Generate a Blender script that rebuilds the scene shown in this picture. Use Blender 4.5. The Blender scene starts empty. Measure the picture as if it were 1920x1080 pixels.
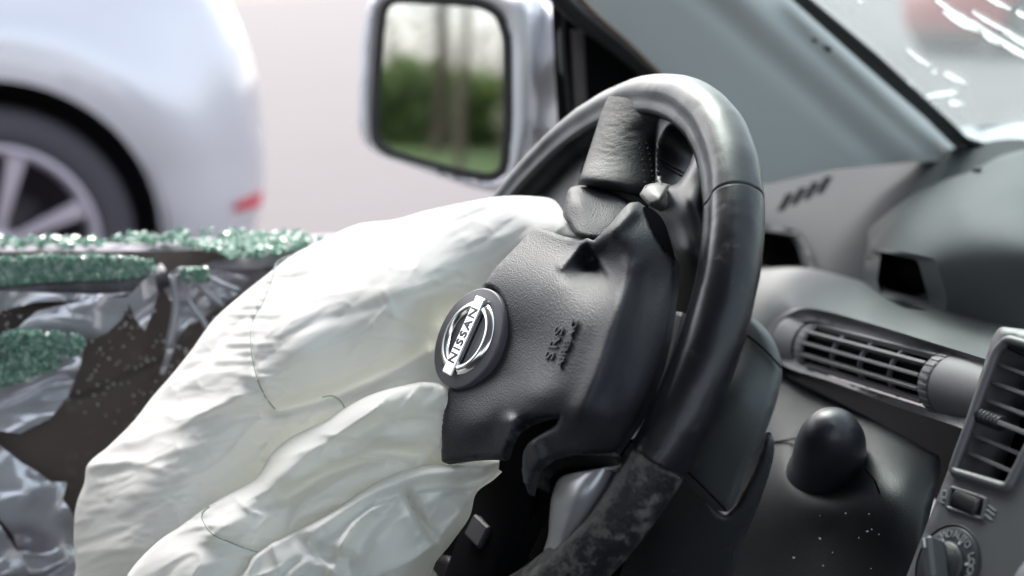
import bpy, math, random
import numpy as np
from mathutils import Vector, Matrix, noise
from mathutils.geometry import delaunay_2d_cdt
random.seed(7); rng = np.random.default_rng(7)
S = bpy.context.scene
COL = S.collection
R_ = math.radians

# ---------------------------------------------------------------- camera, sky, sun, exposure
psi, th, ro = R_(69.15), R_(12.09), R_(-2.34)
COLANG = R_(31.1)
F = 2667.0
_r = np.array([math.cos(psi), math.sin(psi), 0.0])
V_ = np.array([-math.sin(psi)*math.cos(th), math.cos(psi)*math.cos(th), -math.sin(th)])
_u = np.cross(_r, V_)
R0 = math.cos(ro)*_r + math.sin(ro)*_u
U0 = -math.sin(ro)*_r + math.cos(ro)*_u
WC = np.array([-0.37, 0.0, 0.72])                 # centre of the steering wheel
N = np.array([0.0, -math.cos(COLANG), math.sin(COLANG)])   # steering axis, towards the driver
CAM = WC - 0.96837*(V_ + (1025.8-960)/F*R0 - (654.4-540)/F*U0)

cd = bpy.data.cameras.new('camera'); cam = bpy.data.objects.new('camera', cd); COL.objects.link(cam)
cd.lens = 50.0; cd.sensor_width = 36.0; cd.clip_start = 0.02; cd.clip_end = 600
cd.dof.use_dof = True; cd.dof.focus_distance = 0.91; cd.dof.aperture_fstop = 4.0
cam.matrix_world = Matrix([[R0[0], U0[0], -V_[0], CAM[0]], [R0[1], U0[1], -V_[1], CAM[1]],
                           [R0[2], U0[2], -V_[2], CAM[2]], [0, 0, 0, 1]])
S.camera = cam

SUN_EL, SUN_AZ = R_(48), R_(278)     # azimuth clockwise from the car's nose: from the driver's window
w = bpy.data.worlds.new('World'); S.world = w; w.use_nodes = True
wn = w.node_tree; bg = wn.nodes['Background']
sky = wn.nodes.new('ShaderNodeTexSky'); sky.sky_type = 'NISHITA'; sky.sun_disc = False
sky.sun_elevation = SUN_EL; sky.sun_rotation = SUN_AZ; sky.dust_density = 4; sky.air_density = 1.0
hs = wn.nodes.new('ShaderNodeHueSaturation'); hs.inputs['Saturation'].default_value = 0.42
wn.links.new(sky.outputs[0], hs.inputs['Color']); wn.links.new(hs.outputs[0], bg.inputs[0])
bg.inputs[1].default_value = 0.15
sl = bpy.data.lights.new('sun', 'SUN'); sl.energy = 0.75; sl.angle = R_(25); sl.color = (1, .97, .93)
so = bpy.data.objects.new('sun', sl); COL.objects.link(so)
sd = Vector((math.sin(SUN_AZ)*math.cos(SUN_EL), math.cos(SUN_AZ)*math.cos(SUN_EL), math.sin(SUN_EL)))
so.rotation_euler = sd.to_track_quat('Z', 'Y').to_euler()
S.view_settings.view_transform = 'Standard'; S.view_settings.look = 'None'
S.view_settings.exposure = 1.85; S.view_settings.gamma = 1
S.render.engine = 'CYCLES'
S.cycles.use_denoising = True
S.cycles.max_bounces = 10

# ---------------------------------------------------------------- geometry helpers
def rays(px, py):
    px = np.atleast_1d(np.asarray(px, float)); py = np.atleast_1d(np.asarray(py, float))
    return V_[None] + ((px-960)/F)[:, None]*R0[None] - ((py-540)/F)[:, None]*U0[None]
def plane(nv, P, px, py, h=0.0):
    nv = np.array(nv, float); d = rays(px, py)
    t = (np.dot(np.array(P, float)-CAM, nv) + h)/(d@nv)
    return CAM + d*np.reshape(t, (-1, 1))
def Wm(px, py, h): return plane(N, WC, px, py, h)                 # plane parallel to the wheel, h above it
def Xm(px, py, k): return plane((1, 0, 0), (0, 0, 0), px, py, k)  # lengthwise vertical plane x = k
def Ym(px, py, k): return plane((0, 1, 0), (0, 0, 0), px, py, k)
def Zm(px, py, k): return plane((0, 0, 1), (0, 0, 0), px, py, k)
def Dm(px, py, k): return CAM + rays(px, py)*np.reshape(np.broadcast_to(k, np.shape(np.atleast_1d(px))), (-1, 1))
def P1(m, x, y, k): return m(x, y, k)[0]
def proj(P):
    P = np.atleast_2d(P) - CAM; z = P@V_
    return np.stack([960+F*(P@R0)/z, 540-F*(P@U0)/z], -1)

def catmull(pts, closed=True, step=6.0):
    p = np.array(pts, float); n = len(p); out = []
    rngi = range(n) if closed else range(n-1)
    for i in rngi:
        if closed: a, b, c, d = p[(i-1) % n], p[i], p[(i+1) % n], p[(i+2) % n]
        else: a, b, c, d = p[max(i-1, 0)], p[i], p[i+1], p[min(i+2, n-1)]
        L = np.linalg.norm((c-b)[:2]); m = max(1, int(L/step))
        for k in range(m):
            t = k/m
            out.append(.5*((2*b)+(c-a)*t+(2*a-5*b+4*c-d)*t*t+(3*b-a-3*c+d)*t**3))
    if not closed: out.append(p[-1])
    return np.array(out)
def linear(pts, closed=True, step=6.0):
    p = np.array(pts, float); n = len(p); out = []
    for i in (range(n) if closed else range(n-1)):
        b, c = p[i], p[(i+1) % n]; m = max(1, int(np.linalg.norm(c-b)/step))
        for k in range(m): out.append(b+(c-b)*k/m)
    if not closed: out.append(p[-1])
    return np.array(out)
def rounded(pts, r, step=4.0):
    """polygon with each corner replaced by a small arc of about r"""
    p = np.array(pts, float); n = len(p); out = []
    for i in range(n):
        a, b, c = p[i-1], p[i], p[(i+1) % n]
        u = (a-b); lu = np.linalg.norm(u); v = (c-b); lv = np.linalg.norm(v)
        q = min(r, lu*.45, lv*.45); s = b+u/lu*q; e = b+v/lv*q
        for t in np.linspace(0, 1, 5): out.append((1-t)**2*s+2*t*(1-t)*b+t*t*e)
    return linear(out, True, step)
def inpoly(x, y, poly):
    res = np.zeros(len(x), bool); n = len(poly)
    for i in range(n):
        x1, y1 = poly[i][:2]; x2, y2 = poly[(i+1) % n][:2]
        if y1 == y2: continue
        c = ((y1 > y) != (y2 > y)) & (x < (x2-x1)*(y-y1)/(y2-y1)+x1)
        res ^= c
    return res
def segdist(x, y, line, closed=False):
    P = np.stack([x, y], -1); d = np.full(len(x), 1e9); n = len(line)
    for i in range(n if closed else n-1):
        a = np.array(line[i][:2], float); b = np.array(line[(i+1) % n][:2], float)
        ab = b-a; L = max(ab@ab, 1e-12)
        t = np.clip(((P-a)@ab)/L, 0, 1)
        d = np.minimum(d, np.hypot(*((P-a)-t[:, None]*ab).T))
    return d
def rbf(ctrl):
    """thin-plate surface through (x, y, value) control points"""
    c = np.array(ctrl, float); s = 300.0; X = c[:, :2]/s; n = len(c)
    def k(d): return np.where(d > 1e-9, d*d*np.log(np.maximum(d, 1e-9)), 0)
    D = np.linalg.norm(X[:, None]-X[None], axis=-1)
    A = np.zeros((n+3, n+3)); A[:n, :n] = k(D)+1e-4*np.eye(n); A[:n, n] = 1; A[:n, n+1:] = X; A[n, :n] = 1; A[n+1:, :n] = X.T
    wv = np.linalg.solve(A, np.concatenate([c[:, 2], np.zeros(3)]))
    def f(x, y):
        Q = np.stack([x, y], -1)/s
        d = np.linalg.norm(Q[:, None]-X[None], axis=-1)
        return k(d)@wv[:n] + wv[n] + Q@wv[n+1:]
    return f

def link(name, verts, faces, mat, parent=None, smooth=True):
    loc = np.array(parent_world(parent)) if parent else np.zeros(3)
    me = bpy.data.meshes.new(name)
    me.from_pydata([tuple(v) for v in (np.asarray(verts, float)-loc)], [], [tuple(int(i) for i in f) for f in faces])
    if smooth: me.polygons.foreach_set('use_smooth', [True]*len(me.polygons))
    me.materials.append(mat); me.update()
    o = bpy.data.objects.new(name, me); COL.objects.link(o)
    if parent: o.parent = parent
    return o
def parent_world(p):
    v = Vector((0, 0, 0))
    while p is not None: v += p.location; p = p.parent
    return v
def tag(o, label=None, cat=None, group=None, kind=None):
    if label: o['label'] = label
    if cat: o['category'] = cat
    if group: o['group'] = group
    if kind: o['kind'] = kind
    return o
def empty(name, loc, label, cat, group=None):
    o = bpy.data.objects.new(name, None); COL.objects.link(o); o.location = loc; o.empty_display_size = .05
    return tag(o, label, cat, group)

def cdt(outline, holes, spacing, extra=None):
    allp = [outline]+list(holes)
    x0, y0 = outline.min(0)[:2]; x1, y1 = outline.max(0)[:2]
    gx, gy = np.meshgrid(np.arange(x0, x1+spacing, spacing), np.arange(y0, y1+spacing, spacing*.87))
    gx = gx.copy(); gx[1::2] += spacing*.5
    gx, gy = gx.ravel(), gy.ravel()
    m = inpoly(gx, gy, outline)
    for h in holes: m &= ~inpoly(gx, gy, h)
    gx, gy = gx[m], gy[m]
    d = segdist(gx, gy, outline, True)
    for h in holes: d = np.minimum(d, segdist(gx, gy, h, True))
    m = d > spacing*.45; gx, gy = gx[m], gy[m]
    co, ed = [], []
    for pl in allp:
        b = len(co); co += [Vector((p[0], p[1])) for p in pl]; ed += [(b+i, b+(i+1) % len(pl)) for i in range(len(pl))]
    co += [Vector((a, b)) for a, b in zip(gx, gy)]
    v, e, f, ov, oe, of = delaunay_2d_cdt(co, ed, [], 0, 1e-5)
    v = np.array([[a.x, a.y] for a in v]); f = np.array([t for t in f if len(t) == 3])
    c = v[f].mean(1); m = inpoly(c[:, 0], c[:, 1], outline)
    for h in holes: m &= ~inpoly(c[:, 0], c[:, 1], h)
    return v, f[m]

def sheet(name, outline, mat, mapf, hf, parent=None, spacing=10, rw=0, rh=0, thick=0.0, back=None, holes=(), relief=None, flip=True, rhole=True):
    """a surface whose outline is given in the view and whose real distance comes from hf/mapf; rounded rim and a real edge of depth `thick`"""
    outline = np.array(outline)[:, :2]; holes = [np.array(h)[:, :2] for h in holes]
    v, f = cdt(outline, holes, spacing)
    x, y = v[:, 0], v[:, 1]
    h = hf(x, y) if callable(hf) else np.full(len(x), float(hf))
    if rw:
        d = segdist(x, y, outline, True)
        if rhole:
            for q in holes: d = np.minimum(d, segdist(x, y, q, True))
        t = np.clip(1-d/rw, 0, 1); h = h - rh*(1-np.sqrt(np.maximum(1-t*t, 0)))
    if relief is not None: h = h + relief(x, y)
    P = mapf(x, y, h)
    faces = [tuple(t[::-1]) if flip else tuple(t) for t in f]
    if thick:
        bk = np.array(back if back is not None else -N)*thick
        ecount = {}
        for t in f:
            for a, b in ((t[0], t[1]), (t[1], t[2]), (t[2], t[0])):
                k = (min(a, b), max(a, b)); ecount[k] = ecount.get(k, 0)+1
        edge = [k for k, c in ecount.items() if c == 1]
        used = sorted({i for k in edge for i in k}); n0 = len(P)
        top = {i: n0+j for j, i in enumerate(used)}; bot = {i: n0+len(used)+j for j, i in enumerate(used)}
        P = np.concatenate([P, P[used], P[used]+bk])
        faces += [(top[a], top[b], bot[b], bot[a]) for a, b in edge]
    o = link(name, P, faces, mat, parent)
    return o

def tube(name, path, rad, mat, parent=None, seg=12, cap=True):
    path = np.array(path, float); n = len(path); rad = np.broadcast_to(rad, (n,))
    tan = np.gradient(path, axis=0); tan /= np.linalg.norm(tan, axis=1)[:, None]
    a = np.cross(tan[0], [0.3, .1, 1.0]); a /= np.linalg.norm(a); vs = []
    for i in range(n):
        a = a-tan[i]*(a@tan[i]); a /= np.linalg.norm(a); b = np.cross(tan[i], a)
        for k in range(seg):
            t = 2*math.pi*k/seg; vs.append(path[i]+rad[i]*(math.cos(t)*a+math.sin(t)*b))
    fs = [(i*seg+k, i*seg+(k+1) % seg, (i+1)*seg+(k+1) % seg, (i+1)*seg+k) for i in range(n-1) for k in range(seg)]
    if cap: fs += [tuple(range(seg))[::-1], tuple((n-1)*seg+k for k in range(seg))]
    return link(name, vs, fs, mat, parent)

def loft(name, secs, mat, parent=None, mapf=Wm, thick=.02, back=None, sub=8, m=16, power=.6, relief=None):
    """closed bar through sections (Lx, Ly, Lh, Rx, Ry, Rh, bulge)"""
    s = np.array(secs, float); c = []
    n = len(s)
    for i in range(n-1):
        a, b, cc, d = s[max(i-1, 0)], s[i], s[i+1], s[min(i+2, n-1)]
        for k in range(sub):
            t = k/sub; c.append(.5*((2*b)+(cc-a)*t+(2*a-5*b+4*cc-d)*t*t+(3*b-a-3*cc+d)*t**3))
    c.append(s[-1]); c = np.array(c); bk = np.array(back if back is not None else -N)
    vs = []; M = 2*m
    for q in c:
        t = np.linspace(0, 1, m); e = .5-.5*np.cos(math.pi*t)
        px = q[0]+(q[3]-q[0])*e; py = q[1]+(q[4]-q[1])*e
        h = q[2]+(q[5]-q[2])*e+q[6]*np.maximum(np.sin(math.pi*e), 0)**power
        if relief is not None: h = h+relief(px, py)
        top = mapf(px, py, h)
        base = mapf(px, py, q[2]+(q[5]-q[2])*e)+bk[None]*thick*(.35+.65*np.sin(math.pi*e)**.5)[:, None]
        vs += list(top)+list(base[::-1])
    fs = [(i*M+k, i*M+(k+1) % M, (i+1)*M+(k+1) % M, (i+1)*M+k) for i in range(len(c)-1) for k in range(M)]
    fs += [tuple(range(M))[::-1], tuple((len(c)-1)*M+k for k in range(M))]
    return link(name, vs, fs, mat, parent)

def box(name, c, size, axes, mat, parent=None, bev=.12):
    """chamfered box with centre c, full sizes and axes (3 unit rows)"""
    c = np.array(c, float); ax = np.array(axes, float); hx = np.array(size)/2; b = min(size)*bev
    vs = []; idx = {}
    for sx in (-1, 1):
        for sy in (-1, 1):
            for sz in (-1, 1):
                s = np.array([sx, sy, sz])
                for k in range(3):
                    q = hx.copy(); q = q-b; q[k] = hx[k]
                    idx[(sx, sy, sz, k)] = len(vs); vs.append(c+(s*q)@ax)
    fs = []
    for k in range(3):
        i, j = (k+1) % 3, (k+2) % 3
        for sg in (-1, 1):
            f = []
            for a, d in ((-1, -1), (1, -1), (1, 1), (-1, 1)):
                s = [0, 0, 0]; s[k] = sg; s[i] = a; s[j] = d; f.append(idx[(*s, k)])
            fs.append(f if sg > 0 else f[::-1])
    for k in range(3):
        i, j = (k+1) % 3, (k+2) % 3
        for a in (-1, 1):
            for d in (-1, 1):
                f = []
                for (kk, t) in ((i, -1), (i, 1), (j, 1), (j, -1)):
                    s = [0, 0, 0]; s[k] = t; s[i] = a; s[j] = d; f.append(idx[(*s, kk)])
                fs.append(f)
    for sx in (-1, 1):
        for sy in (-1, 1):
            for sz in (-1, 1): fs.append([idx[(sx, sy, sz, k)] for k in range(3)])
    return link(name, vs, fs, mat, parent, smooth=False)

def lathe(name, prof, c, ax, mat, parent=None, seg=64, ref=None, a0=0, a1=2*math.pi):
    """prof: list of (radius, height along ax)"""
    ax = np.array(ax, float); ax /= np.linalg.norm(ax)
    ref = np.array(ref if ref is not None else ((1, 0, 0) if abs(ax[0]) < .9 else (0, 1, 0)), float)
    a = ref-ax*(ref@ax); a /= np.linalg.norm(a); b = np.cross(ax, a); full = abs(a1-a0) > 6.28
    n = len(prof); vs = []; K = seg if full else seg+1
    for k in range(K):
        t = a0+(a1-a0)*k/seg; d = math.cos(t)*a+math.sin(t)*b
        for (r, h) in prof: vs.append(np.array(c)+r*d+h*ax)
    fs = []
    for k in range(seg):
        k2 = (k+1) % K
        for i in range(n-1): fs.append((k*n+i, k2*n+i, k2*n+i+1, k*n+i+1))
    return link(name, vs, fs, mat, parent)

def text(name, s, size, origin, xd, yd, nd, mat, parent=None, depth=.0006, spacing=1.0, bold=0.0):
    cu = bpy.data.curves.new(name, 'FONT'); cu.body = s; cu.size = size; cu.extrude = depth; cu.space_character = spacing
    cu.align_x = 'CENTER'; cu.align_y = 'CENTER'; cu.offset = bold; cu.resolution_u = 3
    ob = bpy.data.objects.new(name+'_tmp', cu); COL.objects.link(ob)
    bpy.context.view_layer.update()
    dg = bpy.context.evaluated_depsgraph_get()
    me = bpy.data.meshes.new_from_object(ob.evaluated_get(dg))
    co = np.array([v.co[:] for v in me.vertices]); fs = [tuple(p.vertices) for p in me.polygons]
    bpy.data.objects.remove(ob); bpy.data.curves.remove(cu); bpy.data.meshes.remove(me)
    P = np.array(origin)+co[:, :1]*np.array(xd)+co[:, 1:2]*np.array(yd)+co[:, 2:]*np.array(nd)
    return link(name, P, fs, mat, parent, smooth=False)
def unit(v): v = np.array(v, float); return v/np.linalg.norm(v)

# ---------------------------------------------------------------- materials
def mat(name, col, rough=.5, metal=0, bump=0, bscale=900, btype='voronoi', coat=0, dust=0, dcol=(.35, .36, .35), dscale=14, var=0.0,
        dthr=(.45, .75), spec=.5, bump2=0, b2scale=60, drough=None, coatr=.15, stretch=None):
    m = bpy.data.materials.new(name); m.use_nodes = True; nt = m.node_tree; b = nt.nodes['Principled BSDF']
    b.inputs['Base Color'].default_value = (*col, 1); b.inputs['Roughness'].default_value = rough
    b.inputs['Metallic'].default_value = metal; b.inputs['Coat Weight'].default_value = coat; b.inputs['Coat Roughness'].default_value = coatr
    b.inputs['Specular IOR Level'].default_value = spec
    tc = nt.nodes.new('ShaderNodeTexCoord'); src = tc.outputs['Object']
    if stretch:
        mp = nt.nodes.new('ShaderNodeMapping'); mp.inputs['Scale'].default_value = stretch; nt.links.new(src, mp.inputs[0]); src = mp.outputs[0]
    if dust or var:
        n1 = nt.nodes.new('ShaderNodeTexNoise'); n1.inputs['Scale'].default_value = dscale; n1.inputs['Detail'].default_value = 9; n1.inputs['Roughness'].default_value = .68
        nt.links.new(src, n1.inputs['Vector'])
        rp = nt.nodes.new('ShaderNodeMapRange'); rp.inputs['From Min'].default_value = dthr[0]; rp.inputs['From Max'].default_value = dthr[1]
        rp.inputs['To Max'].default_value = max(dust, var)
        nt.links.new(n1.outputs['Fac'], rp.inputs['Value'])
        mx = nt.nodes.new('ShaderNodeMix'); mx.data_type = 'RGBA'; mx.inputs['A'].default_value = (*col, 1); mx.inputs['B'].default_value = (*dcol, 1)
        nt.links.new(rp.outputs[0], mx.inputs['Factor']); nt.links.new(mx.outputs['Result'], b.inputs['Base Color'])
        if drough is not None:
            r2 = nt.nodes.new('ShaderNodeMapRange'); r2.inputs['From Min'].default_value = dthr[0]; r2.inputs['From Max'].default_value = dthr[1]
            r2.inputs['To Min'].default_value = rough; r2.inputs['To Max'].default_value = drough
            nt.links.new(n1.outputs['Fac'], r2.inputs['Value']); nt.links.new(r2.outputs[0], b.inputs['Roughness'])
    last = None
    if bump:
        if btype == 'voronoi':
            t = nt.nodes.new('ShaderNodeTexVoronoi'); t.inputs['Scale'].default_value = bscale; out = t.outputs['Distance']
        else:
            t = nt.nodes.new('ShaderNodeTexNoise'); t.inputs['Scale'].default_value = bscale; t.inputs['Detail'].default_value = 4; out = t.outputs['Fac']
        nt.links.new(src, t.inputs['Vector'])
        bp = nt.nodes.new('ShaderNodeBump'); bp.inputs['Strength'].default_value = bump; bp.inputs['Distance'].default_value = .0006
        nt.links.new(out, bp.inputs['Height']); last = bp
    if bump2:
        t = nt.nodes.new('ShaderNodeTexNoise'); t.inputs['Scale'].default_value = b2scale; t.inputs['Detail'].default_value = 6
        nt.links.new(src, t.inputs['Vector'])
        bp = nt.nodes.new('ShaderNodeBump'); bp.inputs['Strength'].default_value = bump2; bp.inputs['Distance'].default_value = .004
        nt.links.new(t.outputs['Fac'], bp.inputs['Height'])
        if last: nt.links.new(last.outputs[0], bp.inputs['Normal'])
        last = bp
    if last: nt.links.new(last.outputs[0], b.inputs['Normal'])
    return m
def glassmat(name, col, rough=.02, ior=1.5, trans=1.0):
    m = mat(name, col, rough); b = m.node_tree.nodes['Principled BSDF']
    b.inputs['Transmission Weight'].default_value = trans; b.inputs['IOR'].default_value = ior
    return m

M_leather = mat('black_leather', (.006, .007, .011), .30, bump=.2, bscale=1400, coat=.22, coatr=.10, spec=.35, dthr=(.60, .72), dust=.22, dscale=90, dcol=(.16, .17, .17), drough=.6)
M_leather_dust = mat('dusty_leather', (.012, .014, .017), .38, spec=.4, bump=.2, bscale=1200, coat=.16, coatr=.14, dust=.30, dscale=18, dcol=(.12, .14, .14), dthr=(.4, .8), drough=.42)
M_leather_worn = mat('worn_leather', (.012, .012, .014), .42, bump=.5, bscale=900, dust=.55, dscale=95, dcol=(.17, .17, .155), dthr=(.50, .60), drough=.8, bump2=.25, b2scale=220)
M_spoke = mat('spoke_leather', (.008, .009, .011), .48, spec=.25, bump=.35, bscale=700, coat=.0, bump2=.12, b2scale=130, stretch=(1, 1, 3))
M_cover = mat('grained_vinyl', (.029, .030, .037), .52, spec=.35, bump=.55, bscale=900, dust=.12, dscale=30, dcol=(.14, .15, .15))
M_disc = mat('badge_plastic', (.105, .10, .118), .42, bump=.05, bscale=2500)
M_black = mat('black_plastic', (.012, .013, .015), .4, bump=.2, bscale=1500, dust=.08, dscale=60)
M_void = mat('unlit_cavity', (.006, .006, .007), .9, spec=0)  # near-black colour stands in for shade in gaps; also colours sail panel, seams
M_ink = mat('dark_lettering', (.02, .02, .022), .5)
M_chrome = mat('chrome', (.86, .86, .88), .16, metal=1)
M_satin = mat('satin_plastic', (.38, .38, .40), .27, metal=.5, bump=.08, bscale=2500)
M_switch = mat('silver_switch', (.16, .155, .15), .5, metal=.3)
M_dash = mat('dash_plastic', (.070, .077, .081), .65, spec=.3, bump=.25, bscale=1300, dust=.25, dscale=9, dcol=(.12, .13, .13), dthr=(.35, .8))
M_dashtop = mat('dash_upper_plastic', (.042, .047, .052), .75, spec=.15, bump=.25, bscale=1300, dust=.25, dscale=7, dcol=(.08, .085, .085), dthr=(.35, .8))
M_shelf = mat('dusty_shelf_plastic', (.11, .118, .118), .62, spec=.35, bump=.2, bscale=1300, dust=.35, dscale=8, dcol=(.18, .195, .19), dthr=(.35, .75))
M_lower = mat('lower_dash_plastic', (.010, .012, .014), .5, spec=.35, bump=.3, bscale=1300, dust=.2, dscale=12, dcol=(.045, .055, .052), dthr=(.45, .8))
M_shroud = mat('shroud_plastic', (.065, .073, .076), .5, bump=.35, bscale=1500, dust=.15, dscale=20, dcol=(.12, .13, .13))
M_panel = mat('console_plastic', (.115, .115, .122), .4, metal=.1, bump=.15, bscale=2200, dust=.15, dscale=20, dcol=(.17, .17, .17))
M_vent = mat('vent_plastic', (.12, .117, .125), .55, bump=.1, bscale=2500)
M_trim = mat('pillar_trim', (.43, .45, .45), .6, bump=.12, bscale=1600, dust=.12, dscale=5, dcol=(.53, .545, .545))
M_rubber = mat('rubber_seal', (.012, .012, .012), .6)
M_tan = mat('seal_edge', (.17, .13, .11), .6)
M_silver = mat('silver_paint', (.66, .66, .70), .36, metal=.25, coat=.8, coatr=.08, var=.1, dcol=(.55, .55, .58))
M_silver2 = mat('silver_paint_car', (.64, .65, .69), .30, metal=.35, coat=1, coatr=.05)
M_white = mat('print_white', (.62, .64, .66), .5)

def fabric_mat():
    m = mat('airbag_fabric', (.88, .875, .875), .95, spec=.08, bump=.25, bscale=2600, btype='noise', bump2=.10, b2scale=30, var=.25, dcol=(.74, .76, .71), dscale=7, dthr=(.4, .7), coat=0)
    nt = m.node_tree; b = nt.nodes['Principled BSDF']; out = nt.nodes['Material Output']
    b.inputs['Sheen Weight'].default_value = .15
    tr = nt.nodes.new('ShaderNodeBsdfTranslucent'); tr.inputs[0].default_value = (.88, .89, .74, 1)
    mx = nt.nodes.new('ShaderNodeMixShader'); mx.inputs[0].default_value = .33
    nt.links.new(b.outputs[0], mx.inputs[1]); nt.links.new(tr.outputs[0], mx.inputs[2]); nt.links.new(mx.outputs[0], out.inputs[0])
    return m
M_bag = fabric_mat()
M_thread = mat('seam_thread', (.42, .48, .42), .9, spec=.1)

# ---------------------------------------------------------------- ground and surroundings
def flat(name, x0, x1, y0, y1, z, m, kind='structure'):
    o = link(name, [(x0, y0, z), (x1, y0, z), (x1, y1, z), (x0, y1, z)], [(0, 1, 2, 3)], m, smooth=False)
    if kind: o['kind'] = kind
    return o
M_ground = mat('pale_gravel', (.105, .094, .0985), .9, bump=.6, bscale=60, btype='noise', dust=.5, dscale=.7, dcol=(.121, .108, .1135), dthr=(.3, .7))
M_grass = mat('grass', (.10, .17, .045), .9, dust=.8, dscale=1.2, dcol=(.06, .11, .03), bump2=1, b2scale=20)
flat('ground', -300, 300, -300, 300, 0, M_ground)

# ---------------------------------------------------------------- wrecked car: body shell, pillar, windscreen, door
car = empty('wrecked_car', (0, 0, 0), 'wrecked car with grey dashboard, cracked windscreen and smashed driver window, seen from inside', 'car')

# pillar trim: plane slightly leaning, rolled edge towards the glass
pil = np.array([(1040, -40), (1465, -40), (1500, -2), (1640, 118), (1745, 215), (1808, 276), (1790, 300), (1700, 305), (1560, 318), (1440, 345), (1330, 290), (1230, 135)])
def pil_h(x, y):
    # distance from the windscreen edge line
    d = (-(x-1500)*.669 + (y-0)*.743)   # px, 0 on the edge and growing inwards
    k = -.70-.05*np.clip(1-d/85, 0, 1)**2
    return k-.0006*np.clip(d-60, 0, 60)*.4 - .00022*np.clip(d-150, 0, 400)*.4
sheet('pillar_trim', linear(pil, True, 12), M_trim, Xm, pil_h, car, spacing=14, thick=.03, back=(-1, 0, 0))
for cx, cy, rr in ((1527, 76, 4.5), (1551, 92, 7)):
    t = np.linspace(0, 2*math.pi, 12, endpoint=False)
    sheet('trim_hole', np.stack([cx+rr*np.cos(t)*1.2, cy+rr*np.sin(t)*.8+.3*rr*np.cos(t)], -1), M_void, Xm, float(pil_h(np.array([cx]), np.array([cy]))[0])+.002, car, spacing=4)

# window seal strips on the far side of the pillar
def strip(name, pts, wpx, k, m, parent, mapf=Xm, thick=.012, back=(-1, 0, 0), bulge=.004):
    p = catmull(pts, False, 14); d = np.gradient(p, axis=0); nn = np.stack([-d[:, 1], d[:, 0]], -1); nn /= np.linalg.norm(nn, axis=1)[:, None]
    secs = [(a[0]-b[0]*wpx/2, a[1]-b[1]*wpx/2, k, a[0]+b[0]*wpx/2, a[1]+b[1]*wpx/2, k, bulge) for a, b in zip(p, nn)]
    return loft(name, secs, m, parent, mapf, thick, back, sub=1, m=8)
strip('window_seal', [(1020, -40), (1075, 22), (1150, 80), (1225, 145), (1260, 190)], 30, -.715, M_rubber, car)
strip('seal_edge', [(1060, -40), (1110, 18), (1170, 72), (1228, 128), (1262, 165)], 9, -.698, M_tan, car)
# dark sail panel between mirror and pillar
sheet('sail_panel', linear([(1048, -30), (1075, 25), (1215, 150), (1230, 240), (1120, 320), (1062, 250), (1052, 60)], True, 10), M_void, Xm, -.745, car, spacing=16, thick=.02, back=(-1, 0, 0))
strip('sail_trim', [(1083, 55), (1086, 120), (1090, 215)], 24, -.742, mat('brown_trim', (.075, .06, .062), .6), car, bulge=.003)
strip('sail_seal', [(1056, 0), (1058, 100), (1070, 240)], 14, -.748, M_rubber, car)

# windscreen: raked plane through the pillar edge and across the car
A = P1(Xm, 1500, 0, -.74); B = P1(Xm, 1800, 272, -.74)
gn = unit(np.cross((1, 0, 0), B-A)); gn = gn if gn[2] > 0 else -gn
gdir = unit(np.cross(gn, (1, 0, 0))); gdir = gdir if gdir[2] > 0 else -gdir     # up the glass
glass_m = bpy.data.materials.new('windscreen_glass'); glass_m.use_nodes = True
nt = glass_m.node_tree; nt.nodes.clear()
o_ = nt.nodes.new('ShaderNodeOutputMaterial'); g1 = nt.nodes.new('ShaderNodeBsdfTransparent'); g1.inputs[0].default_value = (.86, .92, .91, 1)
g2 = nt.nodes.new('ShaderNodeBsdfGlossy'); g2.inputs['Roughness'].default_value = .08
g3 = nt.nodes.new('ShaderNodeBsdfTranslucent'); g3.inputs[0].default_value = (.72, .74, .73, 1)
fr = nt.nodes.new('ShaderNodeFresnel'); mx = nt.nodes.new('ShaderNodeMixShader'); mx2 = nt.nodes.new('ShaderNodeMixShader'); mx2.inputs[0].default_value = .075
nt.links.new(fr.outputs[0], mx.inputs[0]); nt.links.new(g1.outputs[0], mx.inputs[1]); nt.links.new(g2.outputs[0], mx.inputs[2])
nt.links.new(mx.outputs[0], mx2.inputs[1]); nt.links.new(g3.outputs[0], mx2.inputs[2]); nt.links.new(mx2.outputs[0], o_.inputs[0])
gl = [A+gdir*.55, B-gdir*.10, B-gdir*.10+np.array([1.46, 0, 0]), A+gdir*.55+np.array([1.46, 0, 0])]
gv = gl+[q-gn*.005 for q in gl]
gq = [(0, 1, 2, 3), (4, 5, 6, 7)]
if np.cross(gv[1]-gv[0], gv[2]-gv[1])@gn > 0: gq = [q[::-1] for q in gq]      # both skins face the cabin
link('windscreen', gv, gq, glass_m, car, smooth=False)
def Gm(px, py, h): return plane(gn, A, px, py, h)
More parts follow.
